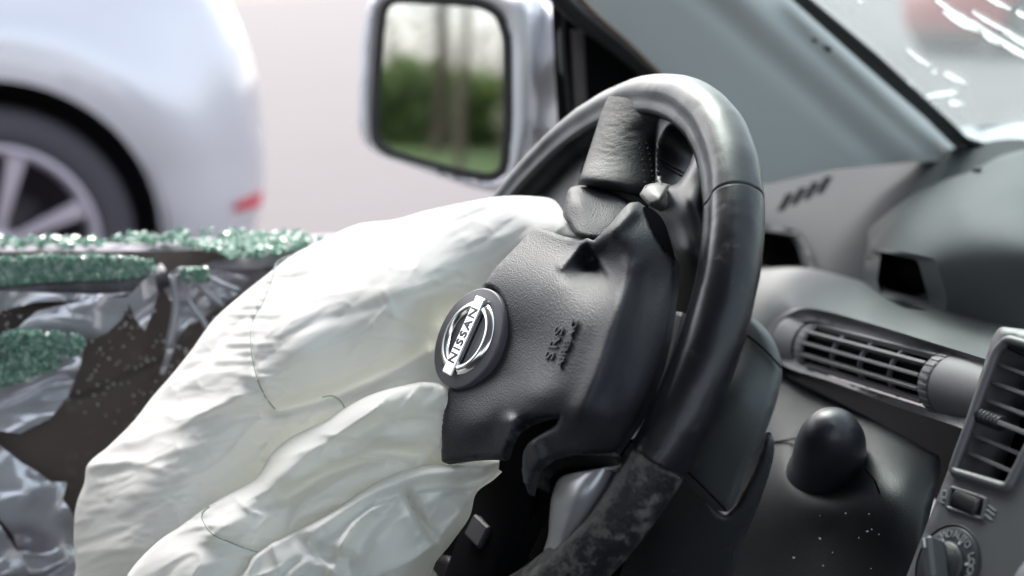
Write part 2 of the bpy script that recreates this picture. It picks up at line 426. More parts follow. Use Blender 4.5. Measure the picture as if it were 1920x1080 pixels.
# black frit edge on the glass
frit = np.array([(1480, -20), (1500, -12), (1640, 105), (1750, 205), (1812, 262), (1850, 274), (1960, 284), (1960, 300), (1830, 292), (1795, 282), (1735, 222), (1630, 130), (1485, 0)])
sheet('frit_band', linear(frit, True, 10), M_rubber, Gm, -.012, car, spacing=12, thick=.003, back=gn)
M_crack = mat('crushed_glass_line', (.9, .93, .93), .25, spec=.8)
nt = M_crack.node_tree; tr = nt.nodes.new('ShaderNodeBsdfTranslucent'); tr.inputs[0].default_value = (1, 1, 1, 1); mxc = nt.nodes.new('ShaderNodeMixShader'); mxc.inputs[0].default_value = .85
nt.links.new(nt.nodes['Principled BSDF'].outputs[0], mxc.inputs[1]); nt.links.new(tr.outputs[0], mxc.inputs[2]); nt.links.new(mxc.outputs[0], nt.nodes['Material Output'].inputs[0])
def crack(pts, wpx):
    p = catmull(pts, False, 10); n = len(p); d = np.gradient(p, axis=0); nn = np.stack([-d[:, 1], d[:, 0]], -1); nn /= np.linalg.norm(nn, axis=1)[:, None]
    secs = []
    for i, (a, b) in enumerate(zip(p, nn)):
        ww = wpx*1.5*(.35+.65*math.sin(math.pi*(i+.5)/n))*(.7+.6*rng.random())/2
        secs.append((a[0]-b[0]*ww, a[1]-b[1]*ww, -.007, a[0]+b[0]*ww, a[1]+b[1]*ww, -.007, .001))
    loft('glass_crack', secs, M_crack, car, Gm, .002, gn, sub=1, m=5)
for pts, wd in (([(1755, 0), (1795, 28), (1850, 62), (1905, 95), (1960, 125)], 8), ([(1768, 22), (1800, 42), (1838, 60)], 7), ([(1822, 22), (1860, 45), (1925, 80)], 5),
                ([(1850, -5), (1870, 6), (1895, 18)], 6), ([(1905, 22), (1940, 42)], 6), ([(1700, 92), (1725, 112), (1745, 124)], 3.5), ([(1770, 138), (1790, 147), (1812, 157)], 5),
                ([(1738, 182), (1765, 178), (1795, 174)], 7), ([(1700, 160), (1712, 158)], 8), ([(1780, 192), (1808, 198)], 6), ([(1722, 190), (1745, 204), (1760, 206)], 5),
                ([(1610, 0), (1616, 4)], 6), ([(1880, 60), (1960, 108)], 4), ([(1835, 52), (1856, 75), (1880, 84)], 4), ([(1748, 132), (1756, 137)], 5)):
    crack(pts, wd)

# bonnet and cowl seen through the glass
M_bonnet = mat('bonnet_paint', (.20, .235, .26), .45, metal=.2, coat=.2)
cowl = catmull([(1750, 262), (1800, 240), (1960, 236), (1960, 300), (1800, 290)], True, 12)
sheet('cowl', cowl, M_bonnet, Ym, rbf([(1750, 250, .75), (1960, 240, .82), (1960, 290, .70), (1800, 280, .70)]), car, spacing=12, rw=14, rh=.02, thick=.05, back=V_)
bv = []; nb = 12
for i in range(nb+1):
    for j in range(nb+1):
        yy = .92+.95*i/nb; xx = -.74+1.48*j/nb
        bv.append((xx, yy, .735-.10*(i/nb)**2-.12*abs(2*j/nb-1)**3+.012*math.sin(7*xx+3*yy)))
bf = [(i*(nb+1)+j, i*(nb+1)+j+1, (i+1)*(nb+1)+j+1, (i+1)*(nb+1)+j) for i in range(nb) for j in range(nb)]
link('bonnet', bv, bf, M_bonnet, car)

# roof, floor and firewall: close the cabin
M_liner = mat('roof_lining', (.55, .54, .53), .95, bump=.3, bscale=400, btype='noise')
M_carpet = mat('carpet', (.03, .03, .032), .95, bump=.5, bscale=300, btype='noise')
T = A+gdir*.54
rv = []; nr = 10
for i in range(nr+1):
    for j in range(nr+1):
        yy = T[1]-.02-1.9*i/nr; xx = -.70+1.40*j/nr
        rv.append((xx, yy, T[2]+.02+.05*math.sin(math.pi*min(1, i/nr*1.3)*.5)-.05*abs(2*j/nr-1)**3))
rf = [(i*(nr+1)+j, i*(nr+1)+j+1, (i+1)*(nr+1)+j+1, (i+1)*(nr+1)+j) for i in range(nr) for j in range(nr)]
link('roof', rv, rf, M_liner, car)
box('roof_rail', (-.73, T[1]-1.0, T[2]-.02), (.05, 1.9, .07), np.eye(3), M_liner, car)
box('roof_rail', (.73, T[1]-1.0, T[2]-.02), (.05, 1.9, .07), np.eye(3), M_liner, car)
M_card2 = mat('door_lining', (.04, .04, .042), .8)
box('passenger_door_blocker', (.775, -.1, .47), (.06, 1.25, .56), np.eye(3), M_card2, car)  # unseen doors, pillars and rear seat, added to block side light
box('rear_door_blocker', (.775, -1.17, .47), (.06, .86, .56), np.eye(3), M_card2, car)
box('rear_side_door_blocker', (-.84, -1.32, .47), (.06, .62, .56), np.eye(3), M_card2, car)
for sx in (-1, 1):
    box('centre_pillar_blocker', (sx*.745, -.86, .97), (.04, .12, .46), np.eye(3), M_card2, car)
    box('rear_pillar_blocker', (sx*.73, -1.58, .97), (.05, .16, .46), np.eye(3), M_card2, car)
box('rear_seat_blocker', (0, -1.35, .62), (1.25, .16, .62), np.eye(3), M_card2, car)
box('cabin_floor', (0, -.5, .24), (1.5, 2.3, .06), np.eye(3), M_carpet, car)
box('firewall', (0, .72, .42), (1.5, .04, .42), np.eye(3), M_carpet, car)
box('rear_bulkhead', (0, -1.62, .55), (1.5, .04, .62), np.eye(3), M_carpet, car)

# ---------------------------------------------------------------- driver door with sill, inner card
M_door = mat('door_card', (.12, .093, .083), .8, bump=.6, bscale=500, btype='noise', dust=.6, dscale=55, dcol=(.22, .18, .16), dthr=(.56, .72))
M_ledge = mat('dusty_silver_ledge', (.27, .255, .29), .75, metal=0, dust=.35, dscale=25, dcol=(.3, .3, .33))
M_inner = mat('door_upper_trim', (.03, .03, .035), .55, dust=.4, dscale=30, dcol=(.25, .25, .28), dthr=(.5, .75))
card = linear([(-900, 480), (330, 470), (700, 450), (760, 700), (700, 1180), (-900, 1180)], True, 14)
ch = rbf([(-900, 500, -.755), (-900, 1150, -.70), (-900, 740, -.735), (-120, 500, -.755), (300, 500, -.755), (700, 480, -.76), (-100, 700, -.735), (300, 740, -.735), (-100, 1150, -.70), (600, 1150, -.70), (600, 800, -.735)])
def card_relief(x, y):
    # moulded recess crease crossing the card
    line = catmull([(60, 742), (150, 735), (230, 700), (330, 655), (450, 620)], False, 10)
    d = segdist(x, y, line); s = np.clip((y-np.interp(x, line[:, 0], line[:, 1]))/14, -1, 1)
    return -.008*np.exp(-(d/6)**2)+.008*s
sheet('door_card', card, M_door, Xm, ch, car, spacing=9, relief=card_relief)
ledge = linear([(-900, 478), (-140, 462), (0, 462), (120, 458), (260, 455), (420, 444), (560, 440), (700, 436), (700, 495), (560, 506), (440, 512), (360, 506), (300, 500), (150, 484), (-140, 486), (-900, 502)], True, 10)
sheet('door_sill', ledge, M_ledge, Zm, rbf([(-900, 478, .745), (-900, 502, .738), (-140, 462, .745), (700, 436, .745), (-140, 486, .738), (700, 478, .738), (280, 455, .748), (300, 486, .735)]), car, spacing=8, rw=10, rh=.006, thick=.05, back=(0, 0, -1))
box('door_skin', (-.87, -.3, .44), (.03, 1.4, .56), np.eye(3), M_silver, car)
strip('door_upper_trim', [(-900, 580), (-140, 560), (0, 556), (110, 548), (240, 542), (292, 530), (318, 514)], 40, -.73, M_inner, car, bulge=.012, thick=.03)

# ---------------------------------------------------------------- torn window film
film_m = mat('reflective_window_film', (.66, .66, .71), .16, metal=.35, coat=1, coatr=.06, bump2=.06, b2scale=16, var=.6, dscale=9, dcol=(.42, .40, .45), dthr=(.42, .6))
film = empty('window_film', tuple(P1(Xm, 200, 620, -.70)), 'torn sheet of silvery window tint film hanging crumpled down the door card', 'window film')
def crumple(amp, sc, seed):
    def f(x, y):
        o = np.empty(len(x))
        for i in range(len(x)):
            p = Vector((x[i]/(sc*2.2), y[i]/(sc*1.6), seed)); q = noise.noise_vector(p*.8)
            v = noise.noise(p+q*.8); v2 = noise.noise(Vector((x[i]/sc*.5+y[i]/sc, y[i]/sc*.6, seed+3))+q*.6)
            o[i] = amp*2.2*v-amp*.55*math.exp(-abs(v2)/.12)
        return o
    return f
F1 = linear([(-60, 660), (0, 640), (14, 630), (69, 583), (176, 560), (239, 557), (262, 535), (287, 507), (297, 551), (284, 590), (271, 620), (252, 596), (242, 570), (228, 600), (200, 625), (158, 642), (151, 683), (129, 740), (95, 784), (38, 813), (-60, 800)], True, 6)
F2 = linear([(-60, 810), (0, 835), (38, 866), (70, 885), (95, 904), (126, 904), (117, 935), (135, 960), (145, 986), (150, 1130), (60, 1130), (25, 1005), (-60, 900)], True, 6)
F3 = linear([(299, 520), (310, 548), (328, 572), (315, 646), (299, 702), (309, 702), (334, 633), (352, 610), (378, 600), (403, 580), (445, 552), (470, 520), (403, 505), (340, 500)], True, 6)
F4 = linear([(-60, 950), (0, 985), (30, 1030), (62, 1085), (90, 1140), (-60, 1140)], True, 6)
F5 = linear([(-60, 545), (60, 548), (180, 552), (250, 548), (180, 562), (70, 566), (-60, 600)], True, 6)
for k, (fo, kk, am, sc) in enumerate(((F1, -.70, .011, 70), (F2, -.68, .013, 80), (F3, -.71, .008, 30), (F4, -.66, .008, 50), (F5, -.705, .006, 40))):
    sheet('film_strip', fo, film_m, Xm, kk, film, spacing=5, relief=crumple(am, sc, k*5.1), thick=.0006, back=(-1, 0, 0))
# loose creased streaks running down from where the film is pinned
for pts, wd in (([(338, 505), (352, 560), (380, 600), (400, 640)], 12), ([(355, 505), (385, 545), (420, 575)], 14), ([(325, 515), (330, 580), (316, 650)], 18), ([(372, 508), (410, 530), (450, 545)], 12)):
    strip('film_strip', pts, wd, -.703, film_m, film, bulge=.006, thick=.001)

# ---------------------------------------------------------------- shattered window glass
crumb_m = mat('green_glass', (.30, .56, .43), .08, spec=.9, var=.85, dscale=200, dcol=(.82, .93, .87), dthr=(.48, .62))
crumb_m.node_tree.nodes['Principled BSDF'].inputs['Transmission Weight'].default_value = .5
CUBE = np.array([(x, y, z) for x in (-1, 1) for y in (-1, 1) for z in (-1, 1)], float)*.5
CF = [(0, 1, 3, 2), (4, 6, 7, 5), (0, 4, 5, 1), (2, 3, 7, 6), (0, 2, 6, 4), (1, 5, 7, 3)]
def crumbs(name, poly, n, mapf, hf, lift, size, label, m=None, nrm=(1, 0, 0), thin=.75):
    poly = np.array(poly, float); x0, y0 = poly.min(0); x1, y1 = poly.max(0); pts = []
    while len(pts) < n:
        c = rng.random((n*2, 2))*[x1-x0, y1-y0]+[x0, y0]; c = c[inpoly(c[:, 0], c[:, 1], poly)]
        de = segdist(c[:, 0], c[:, 1], poly, True)
        c = [q for q, e in zip(c, de) if .5+.9*noise.noise(Vector((q[0]/24, q[1]/14, len(name)*1.3)))+min(.3, e/30-.15) > rng.random()*thin]; pts += list(c)
    pts = np.array(pts[:n]); h = hf(pts[:, 0], pts[:, 1]) if callable(hf) else np.full(n, hf)
    P = mapf(pts[:, 0], pts[:, 1], h)+np.array(nrm)*(rng.random((n, 1))*lift)
    vs, fs = [], []
    for i in range(n):
        Rm = np.array(Matrix.Rotation(rng.random()*6.28, 3, Vector(rng.normal(size=3)).normalized()))
        s = size*(.55+.8*rng.random())*np.array([1, .8+.4*rng.random(), .65])
        q = (CUBE+rng.normal(size=(8, 3))*.07)*s@Rm.T+P[i]
        fs += [tuple(len(vs)+j for j in f) for f in CF]; vs += list(q)
    o = link(name, vs, fs, m or crumb_m, smooth=False)
    return tag(o, label, 'glass fragments', kind='stuff')
crumbs('shattered_glass', [(-80, 484), (0, 482), (90, 478), (200, 478), (282, 486), (288, 500), (265, 530), (230, 540), (150, 534), (60, 545), (-80, 552)], 3400, Xm, -.735, .006, .0029, 'thick band of crumbled green window glass along the inner edge of the door sill')
crumbs('shattered_glass', [(335, 460), (380, 450), (440, 443), (500, 437), (560, 440), (610, 446), (560, 468), (500, 478), (430, 486), (400, 478)], 1300, Zm, .745, .004, .0030, 'crumbled green glass heaped on the sill beside the white airbag', nrm=(0, 0, 1))
crumbs('shattered_glass', [(-80, 640), (0, 624), (70, 618), (158, 628), (160, 648), (110, 690), (50, 712), (-80, 745)], 1900, Xm, -.685, .005, .0028, 'crumbled green glass stuck to the hanging film at the left edge')
crumbs('shattered_glass', [(335, 503), (385, 503), (392, 526), (340, 530)], 240, Xm, -.70, .006, .0030, 'small patch of green glass crumbs where the film strips meet')
crumbs('shattered_glass', [(-80, 452), (150, 450), (330, 444), (460, 438), (460, 448), (330, 454), (150, 462), (-80, 466)], 150, Zm, .748, .006, .0048, 'loose sparkling glass crumbs scattered along the outer edge of the sill', nrm=(0, 0, 1))
crumbs('glass_dust', [(-20, 560), (250, 560), (480, 600), (300, 900), (150, 1080), (-20, 1080)], 420, Xm, -.725, .004, .0018, 'fine glass specks clinging to the dark door card', m=M_crack, thin=1.6)

# ---------------------------------------------------------------- side mirror
MP = P1(Xm, 830, 160, -.95)
dref = unit(MP-CAM); eref = unit((-.36, -.93, .016)); mn = unit(eref-dref)
def Mm(px, py, h): return plane(mn, MP, px, py, h)
mir = empty('side_mirror', tuple(MP), 'silver housed door mirror reflecting trees and grass, beyond the steering wheel', 'side mirror')
gout = rounded([(722, 4), (800, 6), (895, 12), (930, 28), (944, 70), (946, 230), (938, 318), (915, 328), (850, 316), (725, 282), (704, 262), (704, 200), (714, 60)], 24, 6)
M_mirror = mat('mirror_glass', (.95, .96, .95), .03, metal=1)
gp = Mm(gout[:, 0], gout[:, 1], 0.0); ng = len(gp)
link('mirror_glass', np.concatenate([gp, gp-mn*.003]), [tuple(range(ng))[::-1], tuple(range(ng, 2*ng))]+[(i, (i+1) % ng, ng+(i+1) % ng, ng+i) for i in range(ng)], M_mirror, mir, smooth=False)
def grow(poly, d):
    p = np.array(poly); c = p.mean(0); t = np.roll(p, -1, 0)-np.roll(p, 1, 0); nn = np.stack([t[:, 1], -t[:, 0]], -1); nn /= np.maximum(np.linalg.norm(nn, axis=1)[:, None], 1e-6)
    s = np.sign(((p-c)*nn).sum(1).mean()); return p+nn*d*s
sheet('gasket', grow(gout, 10), M_rubber, Mm, .002, mir, spacing=12, holes=[grow(gout, -2)], thick=.02, back=-mn)
house = rounded([(706, -14), (690, 10), (680, 60), (674, 150), (672, 235), (684, 272), (712, 292), (800, 322), (870, 348), (925, 362), (960, 352), (985, 310), (1000, 240), (1003, 120), (1000, 20), (985, -12), (900, -30), (780, -26)], 14, 6)
sheet('housing', house, M_silver, Mm, lambda x, y: .010-.00004*(x-950).clip(0, 100), mir, spacing=9, holes=[grow(gout, 9)], rw=26, rh=.022, thick=.09, back=-mn, rhole=True)
arm = catmull([(985, -30), (1030, 8), (1052, 42), (1056, 110), (1060, 200), (1075, 240), (1040, 300), (985, 350), (960, 352), (978, 240), (980, 100)], True, 8)
sheet('mirror_arm', arm, M_silver, Mm, rbf([(960, 300, -.035), (985, 50, -.035), (1020, 120, -.012), (1050, 40, -.02), (1056, 180, -.045), (1010, 250, -.02), (1070, 240, -.06)]), mir, spacing=8, rw=16, rh=.015, thick=.06, back=-mn)

# ---------------------------------------------------------------- dashboard (child of the car)
dash_out = catmull([(1380, 350), (1450, 322), (1540, 298), (1640, 285), (1760, 282), (1960, 288), (1960, 640), (1850, 618), (1640, 560), (1500, 520), (1380, 530)], True, 14)
dash_h = rbf([(1400, 345, .50), (1560, 300, .56), (1800, 284, .60), (1960, 290, .57), (1450, 400, .47), (1600, 400, .49), (1750, 420, .46), (1900, 440, .42), (1440, 505, .425), (1600, 545, .41), (1750, 580, .395), (1920, 620, .38), (1500, 350, .515), (1650, 340, .54)])
slots = [rounded([(1456+i*24, 397-i*10.5), (1471+i*24, 394-i*10.5), (1490+i*24, 362-i*10.5), (1475+i*24, 363-i*10.5)], 2.5, 3) for i in range(4)]
pocket = rounded([(1420, 424), (1496, 436), (1512, 462), (1524, 502), (1420, 506)], 8, 6)
sheet('dashboard', dash_out, M_dashtop, Ym, dash_h, car, spacing=10, holes=slots+[pocket], rhole=False)
for s_ in slots:
    sheet('demister_slot', s_.mean(0)+(s_-s_.mean(0))*1.12, M_void, Ym, lambda x, y: dash_h(x, y)+.003, car, spacing=8)
box('pocket_lining', P1(Ym, 1450, 470, .50), (.16, .05, .10), np.eye(3), M_void, car)
sheet('pocket_frame', grow(pocket, 5), M_dashtop, Ym, lambda x, y: dash_h(x, y)-.004, car, spacing=8, holes=[grow(pocket, -5)], rw=5, rh=.003, thick=.03, back=V_)

# instrument hood
hood = catmull([(1618, 500), (1640, 445), (1690, 395), (1760, 348), (1840, 318), (1960, 300), (1960, 650), (1850, 622), (1700, 584), (1624, 560)], True, 10)
hood_h = rbf([(1618, 500, .43), (1640, 445, .44), (1760, 350, .48), (1840, 320, .50), (1960, 302, .51), (1700, 430, .395), (1800, 390, .40), (1900, 380, .40), (1960, 400, .39), (1660, 500, .37), (1760, 480, .35), (1900, 480, .345), (1640, 555, .385), (1760, 580, .375), (1850, 560, .365), (1900, 630, .375)])
win = rounded([(1652, 470), (1668, 466), (1750, 484), (1757, 492), (1776, 562), (1770, 590), (1656, 556), (1644, 530)], 8, 5)
hoodgap = lambda x, y: hood_h(x, y)-.008
sheet('instrument_hood', hood, M_dash, Ym, hoodgap, car, spacing=9, holes=[win], rw=11, rh=-.018, thick=.05, back=V_, rhole=False)
sheet('instrument_window', grow(win, 8), M_void, Ym, lambda x, y: hood_h(x, y)+.045, car, spacing=12)
sheet('window_reveal', grow(win, 1), M_void, Ym, lambda x, y: hood_h(x, y)+.006, car, spacing=9, holes=[grow(win, -4)], thick=.04, back=V_)
box('hood_clip', P1(Ym, 1832, 318, .492), (.006, .006, .004), np.eye(3), M_black, car)

# shelf: long rounded roll along the dash front
shelf = catmull([(1395, 520), (1440, 505), (1500, 502), (1560, 512), (1700, 552), (1850, 594), (1960, 622), (1960, 712), (1860, 686), (1760, 655), (1620, 612), (1530, 588), (1490, 592), (1462, 612), (1450, 650), (1400, 620)], True, 9)
shelf_h = rbf([(1400, 520, .405), (1440, 508, .405), (1560, 512, .40), (1700, 552, .39), (1850, 594, .38), (1960, 622, .37), (1420, 600, .33), (1480, 570, .315), (1620, 590, .305), (1760, 635, .30), (1880, 680, .295), (1960, 705, .29), (1455, 640, .31), (1520, 545, .345), (1700, 590, .34), (1880, 640, .33)])
sheet('dash_shelf', shelf, M_shelf, Ym, shelf_h, car, spacing=8, rw=12, rh=-.004, thick=.02, back=V_)

# vent housing: recessed panel, raised rim, then a real barrel with slats
vh = catmull([(1445, 660), (1455, 612), (1490, 583), (1530, 580), (1620, 603), (1760, 646), (1860, 677), (1930, 700), (1900, 800), (1830, 812), (1790, 798), (1700, 768), (1560, 716), (1480, 690)], True, 9)
vh_h0 = rbf([(1450, 640, .30), (1500, 588, .29), (1700, 628, .285), (1860, 680, .28), (1470, 680, .275), (1600, 728, .27), (1800, 795, .265), (1650, 680, .295), (1550, 640, .295), (1780, 720, .29), (1500, 640, .29)]); vh_h = lambda x, y: vh_h0(x, y)-.014
vhole = rounded([(1488, 606), (1522, 600), (1640, 634), (1880, 704), (1850, 792), (1790, 782), (1530, 698), (1488, 676)], 16, 7)
sheet('vent_surround', vh, M_vent, Ym, vh_h, car, spacing=8, holes=[vhole], rw=9, rh=.003, thick=.03, back=V_)
a0 = P1(Ym, 1484, 638, .284); a1 = P1(Ym, 1862, 745, .272)
vax = unit(a1-a0); VL = np.linalg.norm(a1-a0)
toC = unit((CAM-a0)-vax*((CAM-a0)@vax)); vup = np.cross(toC, vax); vup = vup if vup[2] > 0 else -vup
RV = .0222
vent = 'air_vent'
vroot = link('air_vent', [a0+vax*t*VL+RV*.72*(math.cos(q)*toC+math.sin(q)*vup) for t in (0, 1) for q in np.linspace(0, 2*math.pi, 24, endpoint=False)],
             [(k, (k+1) % 24, 24+(k+1) % 24, 24+k) for k in range(24)], M_void, car)
lathe('barrel_end', [(0, 0), (RV*.7, .001), (RV*.95, .006), (RV, .014), (RV, .150*VL)], a0-vax*.002, vax, M_vent, vroot, 48)
lathe('barrel_end', [(RV, .845*VL), (RV, VL*1.07)], a0, vax, M_vent, vroot, 48)
for t0, t1 in ((.155, .205), (.795, .845)):
    lathe('thumb_wheel', [(RV*.93, t0*VL), (RV*1.0, t0*VL+.001), (RV*1.0, t1*VL-.001), (RV*.93, t1*VL)], a0, vax, M_vent, vroot, 48)
    for k in range(26):
        q = 2*math.pi*k/26; d = math.cos(q)*toC+math.sin(q)*vup
        box('ridge', a0+vax*(t0+t1)/2*VL+d*RV*1.0, ((t1-t0)*VL*.75, RV*.11, RV*.06), (vax, np.cross(d, vax), d), M_vent, vroot)
for dq in (-50, -24, 2, 28, 54):
    q = R_(dq); d = math.cos(q)*toC+math.sin(q)*vup
    box('louvre_slat', a0+vax*.50*VL+d*RV*.93, (.595*VL, RV*.115, RV*.22), (vax, np.cross(d, vax), d), M_vent, vroot)
for k in range(3):
    for j in range(1):
        c0 = a0+vax*(.205+.59*(k+1)/4)*VL
        pr = [(RV*.60, -.0006), (RV*.90, -.0006), (RV*.90, .0006), (RV*.60, .0006), (RV*.60, -.0006)]
        lathe('vane', pr, c0, vax, M_vent, vroot, 24, ref=toC, a0=R_(-75), a1=R_(75))

# lower dash below the vent
low1 = linear([(1430, 650), (1470, 686), (1560, 716), (1700, 766), (1800, 800), (1860, 812), (1800, 960), (1600, 860), (1430, 760)], True, 12)
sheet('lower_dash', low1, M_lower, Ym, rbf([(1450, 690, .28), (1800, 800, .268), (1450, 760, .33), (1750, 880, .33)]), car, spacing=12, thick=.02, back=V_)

# knee panel with ignition boot
knee = catmull([(1430, 690), (1468, 702), (1520, 728), (1600, 768), (1680, 810), (1740, 845), (1764, 866), (1745, 960), (1700, 1110), (1500, 1190), (1180, 1190), (1180, 1000), (1300, 860), (1400, 760)], True, 10)
knee_h = rbf([(1465, 703, .265), (1600, 768, .258), (1764, 866, .25), (1450, 800, .21), (1600, 850, .20), (1700, 900, .20), (1400, 950, .165), (1550, 1000, .17), (1680, 1050, .175), (1250, 1100, .14), (1500, 1150, .15)])
def knee_rel(x, y):
    dx, dy = x-1555, y-858; rr = np.hypot(dx/68, dy/72)
    return .012*np.exp(-((rr-0.55)/.45)**2)*(rr < 2)
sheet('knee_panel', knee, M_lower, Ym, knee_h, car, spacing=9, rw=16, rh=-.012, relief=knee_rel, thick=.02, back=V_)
for pts in ([(1420, 834), (1460, 828), (1494, 822)], [(1622, 880), (1640, 900), (1650, 925)]):
    strip('panel_seam', pts, 3, 0, M_void, car, mapf=lambda x, y, k: Ym(x, y, knee_h(np.atleast_1d(x), np.atleast_1d(y))-.001), thick=.002, back=V_, bulge=-.001)
crumbs('glass_dust', [(1430, 900), (1500, 940), (1620, 930), (1690, 900), (1660, 1070), (1400, 1075)], 12, Ym, lambda x, y: knee_h(x, y)-.002, .001, .0009, 'tiny glass specks on the dark panel below the ignition lock', m=M_crack, thin=.1)
# boot: lathe around an axis pointing at the driver
bc = P1(Ym, 1551, 880, .20); tip = P1(Ym, 1564, 800, .165)
bax = unit(tip-bc); L_ = np.linalg.norm(tip-bc)
bprof = [(.0290, -.014), (.0272, -.004), (.0262, .004), (.0257, .012), (.0250, L_*.45), (.0228, L_*.68), (.0185, L_*.87), (.0125, L_*.97), (.006, L_*1.01), (0, L_*1.02)]
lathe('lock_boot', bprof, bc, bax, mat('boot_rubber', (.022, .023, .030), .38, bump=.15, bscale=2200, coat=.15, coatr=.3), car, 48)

# column shroud behind the rim
shr = catmull([(1340, 560), (1400, 590), (1428, 608), (1452, 640), (1466, 682), (1462, 730), (1440, 800), (1400, 880), (1360, 960), (1280, 880), (1300, 700)], True, 9)
shr_h = rbf([(1340, 560, .07), (1400, 590, .06), (1466, 690, .06), (1300, 800, .02), (1390, 740, .035), (1440, 800, .045), (1370, 950, .035), (1290, 880, .02)])
sheet('column_shroud', shr, M_shroud, Ym, shr_h, car, spacing=8, rw=16, rh=-.006, thick=.03, back=V_)
shr2 = catmull([(1280, 882), (1320, 915), (1362, 962), (1410, 885), (1440, 810), (1450, 860), (1400, 1000), (1300, 1190), (1000, 1190), (1100, 1000)], True, 9)
sheet('column_lower_shroud', shr2, mat('lower_shroud_plastic', (.03, .034, .038), .5, bump=.3, bscale=1500, dust=.1, dscale=90, dthr=(.6, .72)), Ym, rbf([(1280, 882, .028), (1362, 962, .042), (1440, 830, .055), (1200, 1100, .03), (1400, 1000, .06), (1050, 1100, .03)]), car, spacing=9, rw=12, rh=-.01, thick=.03, back=V_)
for pts in ([(1392, 622), (1430, 652), (1466, 690)], [(1284, 880), (1320, 915), (1362, 958)]):
    strip('shroud_seam', pts, 3.5, 0, M_void, car, mapf=lambda x, y, k: Ym(x, y, shr_h(np.atleast_1d(x), np.atleast_1d(y))-.002), thick=.003, back=V_, bulge=-.001)

# ---------------------------------------------------------------- centre panel with its vent, thumb wheel and drive-mode knob
CPt = np.array([-.145, .2, .756]); cn = unit((0, -.889, .457))
cup = unit(np.cross((1, 0, 0), cn)); cup = cup if cup[2] > 0 else -cup
def Cm(px, py, h): return plane(cn, CPt, px, py, h)
cp = rounded([(1874, 612), (1925, 618), (2010, 640), (2010, 1180), (1665, 1180), (1700, 1080), (1790, 850), (1862, 630)], 16, 6)
cvent = rounded([(1886, 634), (1990, 664), (1990, 800), (1886, 914), (1788, 884), (1868, 660)], 12, 6)
cvent = rounded([(1890, 636), (2000, 668), (1960, 780), (1890, 916), (1786, 884), (1868, 660)], 10, 6)
ctw = rounded([(1784, 914), (1850, 936), (1842, 974), (1776, 952)], 5, 4)
kx, ky = 1777, 1062
sheet('centre_panel', cp, M_panel, Cm, 0.0, car, spacing=9, holes=[cvent, ctw], rw=9, rh=.005, thick=.045, back=-cn, rhole=False)
def ring_tube(name, poly, r, h, m):
    P = Cm(poly[:, 0], poly[:, 1], h); P = np.concatenate([P, P[:1]]); return tube(name, P, r, m, car, 10, False)
ring_tube('vent_frame', cvent, .0030, .0006, M_panel)
ring_tube('wheel_frame', ctw, .0013, .0004, M_panel)
sheet('vent_cavity', cvent.mean(0)+(cvent-cvent.mean(0))*1.12, M_void, Cm, -.035, car, spacing=20)
sheet('vent_wall', cvent, M_panel, Cm, -.001, car, spacing=12, holes=[cvent.mean(0)+(cvent-cvent.mean(0))*.985], thick=.034, back=-cn)
sheet('wheel_cavity', grow(ctw, 4), M_void, Cm, -.012, car, spacing=10)
# slats of the centre vent: horizontal bars set back inside the opening
for i in range(7):
    yl = 690+i*32.3; t = (yl-660)/(884-660); xl = 1870+(1786-1870)*t
    p0 = P1(Cm, xl+24, yl, -.012); p1 = p0+np.array([.075, 0, 0])
    if i == 3: continue
    if i > 3: p1 = p0+np.array([.060 if i < 6 else .052, 0, 0])
    box('louvre_slat', (p0+p1)/2, (np.linalg.norm(p1-p0), .0022, .016), (unit(p1-p0), cup, cn), M_vent, car)
sp = P1(Cm, 1866, 790, -.004)
box('slider_rail', sp+np.array([.03, 0, 0]), (.075, .0026, .012), ((1, 0, 0), cup, cn), M_vent, car)
for k in range(7):
    lathe('slider_grip', [(0, -.0011), (.0042, -.0011), (.0048, 0), (.0042, .0011), (0, .0011)], sp+np.array([-.011+.0030*k, 0, 0])+cn*.002, (1, 0, 0), M_black, car, 16)
wc = (P1(Cm, 1784, 914, 0)+P1(Cm, 1842, 974, 0))/2
for k in range(11):
    lathe('thumb_wheel_rib', [(0, -.0008), (.0078, -.0008), (.0083, 0), (.0078, .0008), (0, .0008)], wc+np.array([(k-5)*.0018, 0, 0])-cn*.0048, (1, 0, 0), M_black, car, 20)
# printed symbols
xc = np.array([1., 0, 0])
def bar2(p, q, wd=.0008, m=None, name='vent_mark', hh=.0006):
    a = P1(Cm, p[0], p[1], hh); b = P1(Cm, q[0], q[1], hh); d = unit(b-a)
    box(name, (a+b)/2, (np.linalg.norm(b-a), wd, .0005), (d, np.cross(cn, d), cn), m or M_white, car)
M_dim = mat('dim_print', (.32, .33, .34), .5)
for p, q in (((1767, 919), (1776, 922)), ((1767, 919), (1764, 932)), ((1776, 922), (1773, 936)), ((1764, 932), (1772, 934)), ((1762, 940), (1771, 943)), ((1770, 930), (1762, 941))): bar2(p, q, .0007, M_dim)
for p, q in (((1853, 947), (1867, 958)), ((1850, 955), (1864, 966)), ((1846, 963), (1860, 975))): bar2(p, q, .0007, M_dim)
